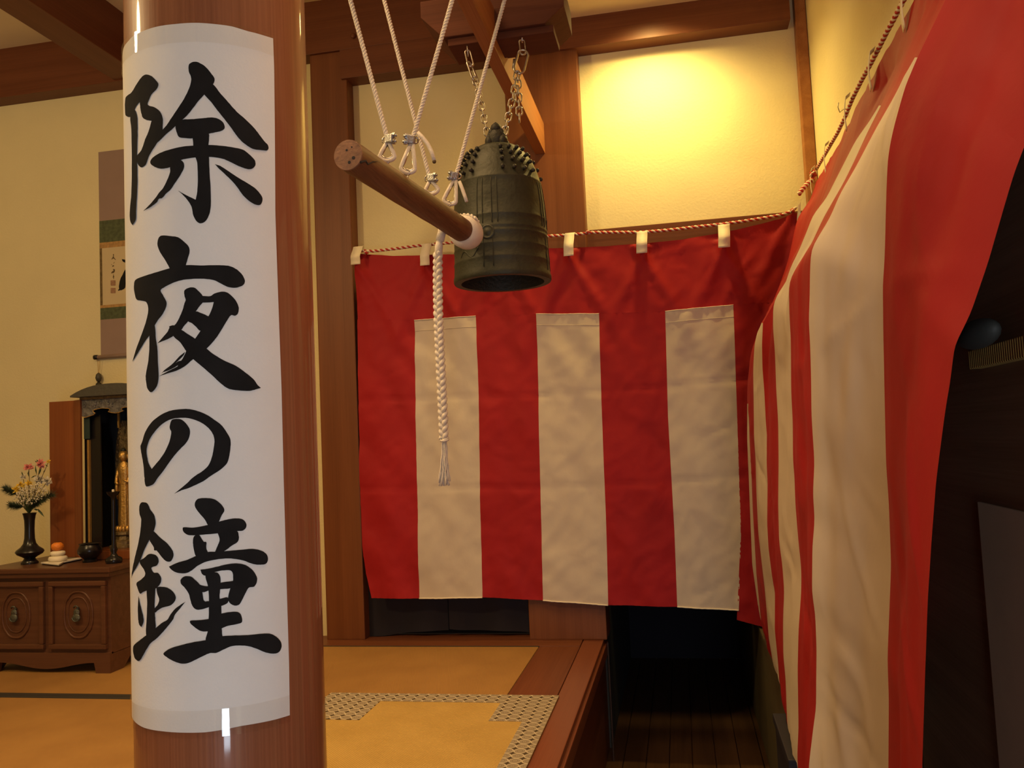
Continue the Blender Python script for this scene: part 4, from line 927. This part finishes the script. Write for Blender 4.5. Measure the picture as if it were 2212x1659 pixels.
def cab_door(xa, xb):
    za, zb_ = 0.112, 0.432; y = CYF-0.004
    d = part('door', B().box(xa, xb, y+0.012, y+0.024, za, zb_), 'cabinet', cb, bevel=0.002)
    fw_ = 0.024
    for (a, c, e, g) in ((xa, xb, zb_-fw_, zb_), (xa, xb, za, za+fw_), (xa, xa+fw_, za+fw_, zb_-fw_), (xb-fw_, xb, za+fw_, zb_-fw_)):
        part('door_frame', B().box(a, c, y-0.004, y+0.014, e, g), 'cabinet', d, bevel=0.005)
    cxm = (xa+xb)/2; czm = (za+zb_)/2
    out = []
    for k in range(40):
        a = 2*PI*k/40; rx, rz = 0.072, 0.108
        x = rx*math.copysign(abs(math.cos(a))**0.8, math.cos(a)); z = rz*math.copysign(abs(math.sin(a))**0.9, math.sin(a))
        if abs(math.cos(a)) > 0.80: x *= 1.06
        out.append(Vector((cxm+x, y+0.011, czm+z)))
    part('arched_moulding', B().tube(out, 0.006, 8, closed=True), 'cabinet', d, smooth=True)
    part('arched_moulding', B().tube([Vector((cxm+(p_.x-cxm)*0.74, p_.y, czm+(p_.z-czm)*0.76)) for p_ in out], 0.0035, 8, closed=True), 'cabinet', d, smooth=True)
    b = B().lathe([(0.006, -0.004), (0.006, 0.006), (0.003, 0.010)], (cxm, y+0.008, czm+0.030), 10, True, Matrix.Rotation(PI/2, 3, 'X'))
    b.ball((cxm, y-0.002, czm+0.012), 0.017, 12, 8, (1, 0.35, 1.1)); b.ball((cxm, y-0.004, czm-0.012), 0.022, 12, 8, (1, 0.35, 0.95))
    b.tube([(cxm-0.012, y-0.006, czm+0.036), (cxm-0.004, y-0.008, czm+0.044), (cxm+0.004, y-0.008, czm+0.044), (cxm+0.012, y-0.006, czm+0.036)], 0.004, 6)
    b.tube([Vector((cxm+0.019*math.cos(a), y-0.010, czm-0.010+0.018*math.sin(a))) for a in [PI+PI*k/8 for k in range(9)]], 0.003, 6)
    part('drop_pull', b, 'pull', d, smooth=True, label='grey metal drop pull')
cab_door(-3.010, -2.702); cab_door(-3.358, -3.038)

# ------------------------------------------------------------------ things on the cabinet
def onTop(x, y): return onZ(x, y, CH)
# vase
vx = onY(64, 1160, 3.78)
V0 = Vector((vx.x, 3.78, CH)); zt_ = onY(62, 1108, 3.78).z
vh = zt_-CH; s_ = 3.78/1831*1.02
profv = [(19, 0), (19.5, 0.03), (15, 0.07), (12, 0.11), (17, 0.14), (28, 0.19), (31.5, 0.235), (29, 0.275), (20, 0.33), (14, 0.40), (11.5, 0.50), (10.8, 0.68), (11.5, 0.85), (13.5, 0.95), (15.5, 1.0), (13, 1.0), (9, 0.93)]
lone('flower_vase', B().lathe([(r*s_, z*vh) for r, z in profv], V0, 36), 'black', 'black lacquered vase with bulging foot and slender neck on the cabinet', 'vase', smooth=True, auto=1.0)
YV = 3.78
def fl(px, py, dy=0.0): return onY(px, py, YV+dy)
mouth = fl(63, 1110)
def flower(name, px, py, r, mat, label, group, petals=9, dy=0.0, layers=2):
    c = fl(px, py, dy); t = thing(name, label, 'flower', c, group)
    m_ = mouth.lerp(c, 0.5)+Vector((random.uniform(-.01, .01), 0, 0.01))
    part('stem', B().tube([mouth+Vector((0, 0, -0.03)), mouth, m_, c], 0.0016, 5), 'stem', t, smooth=True)
    b = B(); face = Vector((0.15, -0.75, 0.65)).normalized()
    for k in range(petals*layers):
        v_ = Vector((random.gauss(0, 1), random.gauss(0, 1), random.gauss(0, 1))).normalized(); v_ = (v_+face*0.55).normalized()
        sd = v_.cross(face); sd = sd.normalized() if sd.length > 1e-3 else Vector((1, 0, 0)); rr_ = r*random.uniform(0.75, 1.1); w_ = rr_*0.26; n_ = v_.cross(sd)
        b.add([c, c+v_*rr_*0.55+sd*w_+n_*0.001, c+v_*rr_, c+v_*rr_*0.55-sd*w_+n_*0.001, c+v_*rr_*0.6-n_*0.002], [(0, 1, 4), (1, 2, 4), (2, 3, 4), (3, 0, 4)])
    part('petals', b, mat, t)
    part('flower_centre', B().ball(c+Vector((0, 0, 0.001)), r*0.24, 8, 6), mat, t)
    return t
flower('pink_flower', 88, 1003, 0.030, 'pink', 'pink flower topmost in the vase', None, 11, layers=3)
flower('pink_flower', 62, 1011, 0.027, 'pink', 'smaller pink flower left of the topmost one', None, 11, layers=3)
flower('yellow_flower', 105, 997, 0.013, 'yellow', 'small yellow flower at the top right of the bunch', None, 8)
flower('yellow_flower', 62, 1045, 0.024, 'yellow', 'yellow flower in the middle of the bunch', None, 12)
flower('yellow_flower', 44, 1048, 0.024, 'yellow', 'yellow flower left of the middle', None, 12)
flower('yellow_flower', 35, 1058, 0.024, 'yellow', 'yellow flower low on the left above the pine', None, 12)
flower('white_flower', 85, 1037, 0.030, 'whitep', 'wide white chrysanthemum right of the yellow flowers', None, 16, 0.01, 4)
flower('white_flower', 102, 1040, 0.027, 'whitep', 'white chrysanthemum at the right side of the bunch', None, 16, 0.02, 4)
flower('white_flower', 50, 1030, 0.018, 'whitep', 'pale feathery flower at the left back of the bunch', None, 14, 0.03, 2)
gy = thing('small_white_flowers', 'cluster of tiny white filler flowers filling the bunch', 'flowers', fl(68, 1065))
b = B(); b2 = B()
for k in range(230):
    a = random.uniform(0, 2*PI); q = math.sqrt(random.random())
    px = 68+34*q*math.cos(a)-6*random.random(); py = 1068+22*q*math.sin(a)+(0.25*(68-px)); c = fl(px, py, random.uniform(-0.05, 0.02)); b.ball(c, random.uniform(0.0022, 0.0048), 6, 4)
    if k % 3 == 0: b2.tube([mouth, mouth.lerp(c, .6)+Vector((0, 0, .006)), c], 0.0007, 3)
part('blossoms', b, 'whitep', gy, kind='stuff'); part('fine_stems', b2, 'leaf', gy, kind='stuff')
def pine(px, py, qx, qy, L_, label):
    a, c = fl(px, py), fl(qx, qy, -0.02); t = thing('pine_sprig', label, 'pine sprig', a, 'pine sprigs in the vase')
    part('twig', B().tube([mouth, a, c], 0.002, 5), 'stem', t, smooth=True)
    b = B(); dirv = (c-a).normalized()
    for k in range(420):
        u = random.random(); p_ = a.lerp(c, u); v_ = Vector((random.gauss(0, 1), random.gauss(0, 1), random.gauss(0, 1))).normalized(); v_ = (v_*0.75+dirv*0.8).normalized()
        e = p_+v_*L_*random.uniform(0.7, 1.1); s_2 = v_.orthogonal()*0.0011
        b.add([p_-s_2, p_+s_2, e], [(0, 1, 2)])
    part('needles', b, 'pine', t, kind='stuff')
pine(34, 1068, 12, 1056, 0.036, 'pine sprig at the far left of the bunch')
pine(50, 1095, 24, 1092, 0.036, 'pine sprig low on the left over the vase rim')
pine(70, 1090, 112, 1068, 0.038, 'dark pine sprig reaching right in front of the shrine door')
pine(66, 1098, 88, 1080, 0.034, 'short pine sprig over the vase mouth')
def leaves(label, pts):
    t = thing('leaf_spray', label, 'leaves', fl(*pts[0][0]), 'leaf sprays in the vase')
    for a, c, wd in pts:
        p0, p1 = fl(*a), fl(*c); d = p1-p0; s_2 = Vector((-d.z, 0, d.x)).normalized()*wd; m_ = p0.lerp(p1, .5)
        part('leaf', B().add([p0, m_+s_2+Vector((0, -.003, 0)), p1, m_-s_2+Vector((0, -.003, 0)), m_+Vector((0, .003, 0))], [(0, 1, 4), (1, 2, 4), (2, 3, 4), (3, 0, 4)]), 'leaf', t)
leaves('dark leaf spray hanging right of the vase mouth', [((84, 1100), (96, 1117), 0.006), ((82, 1098), (88, 1110), 0.005), ((72, 1100), (86, 1102), 0.004)])
leaves('green leaves just below the topmost pink flower', [((80, 1027), (76, 1004), 0.004), ((84, 1026), (90, 1010), 0.006), ((93, 1025), (99, 1012), 0.003), ((80, 1026), (66, 1033), 0.003), ((62, 1030), (62, 1016), 0.005), ((50, 1028), (47, 1018), 0.003)])
leaves('dark bud leaves at the very top of the bunch', [((84, 1001), (75, 995), 0.004), ((86, 998), (78, 993), 0.004), ((104, 1008), (98, 1003), 0.003)])

# offering stand: folded white paper, two rice cakes, mandarin
tc_ = onTop(124, 1207); YT = 3.76
tr = thing('offering_tray', 'folded white paper on a low tray beside the vase', 'tray', (onY(130, 1205, YT).x, YT, CH))
xa = onY(72, 1218, YT-0.08).x; xb = onY(168, 1200, YT+0.08).x; xm = onY(132, 1220, YT-0.1).x
poly = [(xa, YT-0.03), (xm, YT-0.115), (xb, YT-0.02), (xb, YT+0.13), (xa+0.10, YT+0.13)]
part('tray_base', B().prism([(x*0.96+xm*0.04, y*0.96+YT*0.04) for x, y in poly], 'Z', CH, CH+0.006), 'black', tr)
part('paper_sheet', B().prism(poly, 'Z', CH+0.0065, CH+0.012), 'traypaper', tr)
mx_ = onY(125, 1205, YT).x
z0 = CH+0.0125
cakeprof = lambda R_, h: [(R_*0.80, 0), (R_*0.97, h*0.22), (R_, h*0.5), (R_*0.92, h*0.8), (R_*0.6, h*0.98), (0.001, h)]
lone('rice_cake', B().lathe(cakeprof(0.044, 0.028), (mx_, YT, z0), 32), 'white_ceramic', 'larger lower white rice cake on the folded paper', 'rice cake', smooth=True)
lone('rice_cake', B().lathe(cakeprof(0.035, 0.024), (mx_, YT, z0+0.0278), 32), 'white_ceramic', 'smaller upper white rice cake under the mandarin', 'rice cake', smooth=True)
mo = thing('mandarin', 'orange mandarin on top of the stacked rice cakes', 'fruit', (mx_-0.002, YT, z0+0.051))
part('peel', B().lathe([(0.001, 0.0), (0.012, 0.001), (0.024, 0.008), (0.0295, 0.020), (0.027, 0.032), (0.017, 0.041), (0.004, 0.042), (0.001, 0.041)], (mx_-0.002, YT, z0+0.050), 28), 'orange', mo, smooth=True)
part('stalk', B().tube([(mx_-0.002, YT, z0+0.090), (mx_-0.002, YT, z0+0.095)], 0.0015, 6), 'leaf', mo)
# incense bowl
YI = 3.80; ix = onY(194, 1180, YI).x
ib = thing('incense_bowl', 'round black lacquered incense bowl beside the shrine front', 'bowl', (ix, YI, CH))
part('bowl', B().lathe([(0.034, 0), (0.036, 0.008), (0.028, 0.016), (0.040, 0.026), (0.056, 0.045), (0.058, 0.062), (0.050, 0.078), (0.046, 0.086), (0.052, 0.092), (0.048, 0.092), (0.040, 0.080), (0.03, 0.05)], (ix, YI, CH), 36), 'black', ib, smooth=True, auto=1.0)
part('ash', B().lathe([(0.043, 0.0), (0.02, 0.004), (0.001, 0.005)], (ix, YI, CH+0.080), 24), 'grey', ib)
# candlestick
YK = 3.74; kx = onY(246, 1190, YK).x; kt = onY(244, 1062, YK).z-CH
ks = [(0.036, 0), (0.040, 0.04), (0.036, 0.07), (0.018, 0.10), (0.012, 0.14), (0.017, 0.18), (0.014, 0.22), (0.008, 0.28), (0.010, 0.34), (0.0085, 0.5), (0.0085, 0.88), (0.010, 0.92), (0.026, 0.965), (0.031, 1.0), (0.027, 1.0), (0.006, 0.975)]
cs = thing('candlestick', 'black candlestick standing in front of the gilt figure', 'candlestick', (kx, YK, CH))
part('stand', B().lathe([(r, z*kt) for r, z in ks], (kx, YK, CH), 28), 'black', cs, smooth=True, auto=1.0)
part('candle_stub', B().lathe([(0.006, 0), (0.006, 0.018), (0.002, 0.020)], (kx, YK, CH+kt*0.975), 12), 'white_ceramic', cs)

# shrine with open door and gilt figure
YS = 3.90
sxl = onY(183, 1000, YS).x; sxr = sxl+0.40; scx = (sxl+sxr)/2
ztop_s = onY(190, 860, YS).z
sh = thing('small_shrine', 'black lacquered cabinet shrine with carved canopy and open brown door', 'shrine', (scx, YS+0.1, CH))
YK2 = 4.14
part('back', B().box(sxl, sxr, YK2-0.01, YK2, CH, ztop_s), 'black', sh)
part('side', B().box(sxl, sxl+0.012, YS, YK2, CH, ztop_s), 'black', sh); part('side', B().box(sxr-0.012, sxr, YS, YK2, CH, ztop_s), 'black', sh)
part('base', B().box(sxl-0.01, sxr+0.01, YS-0.03, YK2, CH, CH+0.045), 'brown_door', sh, bevel=0.004)
part('inner_screen', B().box(sxl+0.012, sxl+0.085, YS+0.012, YS+0.02, CH+0.045, ztop_s-0.09), 'black', sh)
part('gilt_edge', B().box(sxl+0.018, sxl+0.030, YS-0.004, YS+0.010, CH+0.045, onY(195, 950, YS).z), 'gold', sh, label='gilt edge strip')
part('gilt_edge', B().box(sxl+0.120, sxl+0.130, YS+0.10, YS+0.11, onY(240, 925, YS+.1).z, ztop_s-0.05), 'gold', sh)
# roof: curved eaves
rf = []
for k in range(15):
    u = k/14; x = sxl-0.035+0.47*u; h = 0.052*(1-abs(2*u-1)**2.4)
    rf.append((x, ztop_s+0.012+h))
part('roof', B().prism([(sxl-0.035, ztop_s+0.004)]+rf+[(sxr+0.035, ztop_s+0.004)], 'Y', YS-0.06, YK2), 'roof', sh)
part('eaves', B().box(sxl-0.004, sxr+0.004, YS-0.03, YK2, ztop_s-0.010, ztop_s+0.004), 'olive', sh, bevel=0.002)
can = []
zc0 = ztop_s-0.010
prf = [(0.0, -0.085), (0.02, -0.092), (0.045, -0.086), (0.07, -0.080), (0.078, -0.072), (0.070, -0.066), (0.066, -0.058), (0.085, -0.052), (0.12, -0.048), (0.16, -0.052), (0.165, -0.06), (0.155, -0.068), (0.175, -0.074), (0.20, -0.078)]
pl = [(sxl+0.002+x, zc0+z) for x, z in prf]+[(sxr-0.002-x, zc0+z) for x, z in prf[::-1]]
part('carved_canopy', B().prism([(sxl+0.002, zc0), (sxr-0.002, zc0)]+pl[::-1], 'Y', YS-0.022, YS-0.012), 'carve', sh)
part('canopy_rim', B().tube([Vector((x, YS-0.023, z)) for x, z in pl], 0.0018, 5), 'gold', sh)
for k in range(46):
    x = sxl+0.01+random.random()*0.38; z = zc0-0.008-random.random()*0.034
    part('carved_flower', B().ball((x, YS-0.023, z), random.uniform(0.004, 0.008), 7, 4, (1.1, 0.5, 0.9)), 'carve', sh, smooth=True)
part('drape', B().box(sxl+0.004, sxl+0.038, YS-0.010, YS-0.004, onY(195, 948, YS).z, zc0-0.05), 'drape', sh, bevel=0.002)
# open door leaf, swung out flat to the left, in two folds
zdt = onY(130, 867, YS).z; xd0 = onY(107, 1000, YS).x; xd1 = onY(160, 1000, YS).x; xd2 = sxl+0.004
part('door_leaf', B().box(xd0, xd1, YS+0.0, YS+0.012, CH+0.012, zdt), 'brown_door', sh, bevel=0.002, label='brown lacquered door leaf swung open')
part('door_leaf', B().prism([(xd1+0.001, YS), (xd2, YS-0.035), (xd2, YS-0.022), (xd1+0.001, YS+0.012)], 'Z', CH+0.012, zdt), 'brown_door', sh, label='brown lacquered door leaf, inner fold')
# gilt standing figure
fx = onY(268, 1080, 4.02).x; YG = 4.02; zb0 = onY(266, 1150, YG).z; zhd = onY(266, 973, YG).z
fig = thing('gilt_figure', 'small gilt standing figure with halo inside the dark shrine', 'statue', (fx, YG, CH+0.046))
z0 = CH+0.046
part('pedestal', B().lathe([(0.075, 0), (0.075, 0.012), (0.062, 0.016), (0.062, 0.035), (0.045, 0.04), (0.040, 0.06), (0.052, 0.066), (0.05, 0.078), (0.035, 0.085)], (fx, YG, z0), 8), 'olive', fig)
b = B()
for k in range(12):
    a = 2*PI*k/12; b.ball((fx+0.034*math.cos(a), YG+0.034*math.sin(a), z0+0.095), 0.014, 8, 6, (0.8, 0.8, 1.2))
part('lotus_base', b, 'gold', fig, smooth=True)
H0 = z0+0.105; FH = zhd-H0
body = B()
pf = [(0.026, 0.0), (0.028, 0.10), (0.024, 0.30), (0.025, 0.48), (0.022, 0.58), (0.026, 0.68), (0.030, 0.76), (0.022, 0.83), (0.009, 0.86), (0.008, 0.875)]
vs = []; sg = 24
for r, h in pf:
    for k in range(sg):
        a = 2*PI*k/sg; fold = 1+0.10*math.cos(a*7)*(1 if h < 0.5 else 0.3)
        vs.append((fx+r*fold*math.cos(a)*1.1, YG+r*fold*math.sin(a)*0.75, H0+h*FH))
body.add(vs, [(i*sg+k, i*sg+(k+1) % sg, (i+1)*sg+(k+1) % sg, (i+1)*sg+k) for i in range(len(pf)-1) for k in range(sg)])
zhc = H0+0.925*FH
hr = 0.075*FH
body.ball((fx, YG, zhc), hr, 16, 12, (0.82, 0.9, 1.0))
for s in (-1, 1):
    body.tube([(fx+s*0.028, YG, H0+0.77*FH), (fx+s*0.038, YG-0.004, H0+0.66*FH), (fx+s*0.034, YG-0.016, H0+0.58*FH), (fx+s*0.016, YG-0.028, H0+(0.62 if s > 0 else 0.56)*FH)], [0.010, 0.009, 0.009, 0.006], 8)
    body.tube([(fx+s*0.036, YG-0.006, H0+0.62*FH), (fx+s*0.040, YG-0.004, H0+0.48*FH), (fx+s*0.036, YG-0.002, H0+0.36*FH)], [0.008, 0.010, 0.004], 6)
    body.ball((fx+s*hr*0.82, YG, zhc-0.002), hr*0.26, 6, 5, (0.5, 0.7, 1.6))
body.ball((fx, YG-hr*0.88, zhc-hr*0.1), hr*0.16, 6, 5, (0.8, 1, 1.6))
part('robed_body', body, 'gold', fig, smooth=True)
part('topknot', B().ball((fx, YG, zhc+hr*1.0), hr*0.45, 10, 8), 'bronze_dark', fig, smooth=True)
halo = []
for k in range(41):
    u = k/40; a = PI*u; w_ = 0.075*math.sin(a)**0.6+0.0; z = H0+FH*(0.05+1.35*(0.5-0.5*math.cos(a)))
    halo.append((w_, z))
hp = [(fx+w_, z) for w_, z in halo]+[(fx-w_, z) for w_, z in halo[::-1]]
part('halo', B().prism(hp, 'Y', YG+0.035, YG+0.043), 'olive', fig)
for k in range(18):
    w_, z = halo[3+2*k]; 
    for s in (-1, 1): part('flame_curl', B().ball((fx+s*w_*0.86, YG+0.032, z), 0.0085, 7, 5, (1, 0.5, 1.2)), 'olive', fig, smooth=True)

# ------------------------------------------------------------------ hanging scroll on the wall
YW = W-0.004
def wp(x, y, d=0.0): return onY(x, y, YW-d)
sl = wp(213, 329).x; sr = sl+0.56; sz1 = wp(213, 329).z; sz0 = wp(216, 772).z
zz = lambda x, y: wp(x, y).z
scr = thing('hanging_scroll', 'hanging scroll with mauve, green and gold silk bands partly behind the pillar', 'scroll', ((sl+sr)/2, YW, sz0))
zA, zB_, zC, zD, zE, zF_ = zz(214, 478), zz(215, 525), zz(217, 537), zz(218, 660), zz(218, 666), zz(218, 691)
def pan(name, z0_, z1_, mat, xa=None, xb=None, d=0.0): return part(name, B().box(xa if xa is not None else sl, xb if xb is not None else sr, YW-0.002-d, YW-d, z0_, z1_), mat, scr)
pan('mauve_silk', zA, sz1, 'mauve'); pan('mauve_silk', sz0, zF_, 'mauve')
pan('green_band', zB_, zA, 'green'); pan('green_band', zF_, zE, 'green')
pan('gold_band', zC, zB_, 'gbrocade', d=0.0006); pan('gold_band', zE, zD, 'gbrocade', d=0.0006)
pan('gold_edge', zD, zC, 'olive', sl, sl+0.016); pan('gold_edge', zD, zC, 'olive', sr-0.016, sr)
pan('written_paper', zD, zC, 'scrollpaper', sl+0.016, sr-0.016)
def s2(pts, b, ox=205, oy=510, sc=9.757):
    b.add([onY(ox+x/sc, oy+y/sc, YW-0.0032) for x, y in pts], [tuple(range(len(pts)))])
b = B()
s2([(375, 385), (398, 375), (400, 395), (392, 430), (410, 462), (438, 490), (432, 505), (412, 485), (390, 472), (370, 478), (355, 500), (350, 485), (368, 455), (380, 430), (384, 400)], b)
s2([(410, 545), (416, 550), (395, 580), (388, 575)], b); s2([(340, 598), (365, 592), (360, 602), (340, 606)], b)
s2([(365, 630), (382, 612), (402, 618), (404, 632), (388, 640), (380, 650), (368, 642)], b)
s2([(370, 705), (400, 690), (422, 705), (420, 745), (395, 780), (378, 778), (340, 788), (350, 760), (368, 740), (388, 730), (395, 712)], b)
s2([(385, 810), (395, 805), (398, 840), (410, 850), (400, 870), (398, 900), (385, 902), (386, 870), (370, 868), (384, 845)], b)
part('signature_column', b, 'inkb', scr, label='small column of brushed signature characters')
b = B()
s2([(610, 750), (640, 700), (660, 900), (640, 1080), (612, 1115), (560, 1140), (522, 1142), (495, 1155), (487, 1140), (510, 1110), (505, 1060), (520, 960), (545, 880), (580, 820)], b)
s2([(568, 485), (600, 490), (640, 500), (640, 560), (600, 545), (580, 525)], b)
part('bold_brush_stroke', b, 'ink', scr, label='bold black brush stroke')
for (x0_, y0_, x1_, y1_) in ((330, 930, 437, 1045), (332, 1090, 437, 1205)):
    b = B(); s2([(x0_+6, y0_), (x1_-6, y0_+2), (x1_, y0_+10), (x1_-2, y1_-8), (x1_-10, y1_), (x0_+10, y1_), (x0_, y1_-8), (x0_, y0_+8)], b)
    part('seal_mark', b, 'seal', scr, label='faded brown square seal')
c = wp(216, 770, 0.012)
part('roller', B().tube([Vector((sl-0.012, YW-0.013, sz0)), Vector((sr+0.012, YW-0.013, sz0))], 0.011, 14), 'mauve', scr, smooth=True)
for s, x in ((-1, sl-0.012), (1, sr+0.012)):
    part('roller_knob', B().tube([Vector((x, YW-0.013, sz0)), Vector((x+s*0.022, YW-0.013, sz0))], [0.013, 0.0145], 14), 'black', scr, smooth=True)
wt = thing('scroll_weight', 'dark tasselled weight hanging on cords from the scroll roller', 'tassel', wp(213, 838, 0.02))
tp_ = wp(213, 777, 0.02); md = wp(213, 812, 0.02); 
part('cord', B().tube([tp_+Vector((-0.006, 0, 0)), md+Vector((-0.001, 0, 0))], 0.0012, 5).tube([tp_+Vector((0.008, 0, 0)), md+Vector((0.001, 0, 0))], 0.0012, 5), 'gbrocade', wt)
part('weight', B().lathe([(0.004, 0.03), (0.014, 0.02), (0.018, 0.0), (0.012, -0.018), (0.004, -0.024)], md+Vector((0, 0, -0.012)), 14), 'roof', wt, smooth=True)
part('tassel', B().lathe([(0.006, 0.0), (0.016, -0.012), (0.017, -0.05), (0.015, -0.062)], md+Vector((0, 0, -0.035)), 12), 'bronze_dark', wt, smooth=True)
# plaster strip knot-like peg seen on the beam behind the first rope
pg = onY(762, 77, W-0.12)
lone('round_peg', B().ball(pg, 0.014, 12, 8, (1, 0.6, 1.1)), 'wood', 'small round wooden peg on the dark beam behind the leftmost rope', 'peg', smooth=True)
# recessed downlight ring in the ceiling above the lit panel
dl = thing('ceiling_downlight', 'recessed downlight ring in the ceiling above the brightly lit panel', 'lamp', (-0.03, 3.98, 3.17))
part('ring', B().tube([Vector((-0.03+0.06*math.cos(a), 3.98+0.06*math.sin(a), 3.178)) for a in [2*PI*k/24 for k in range(24)]], 0.006, 6, closed=True), 'tab', dl, smooth=True)
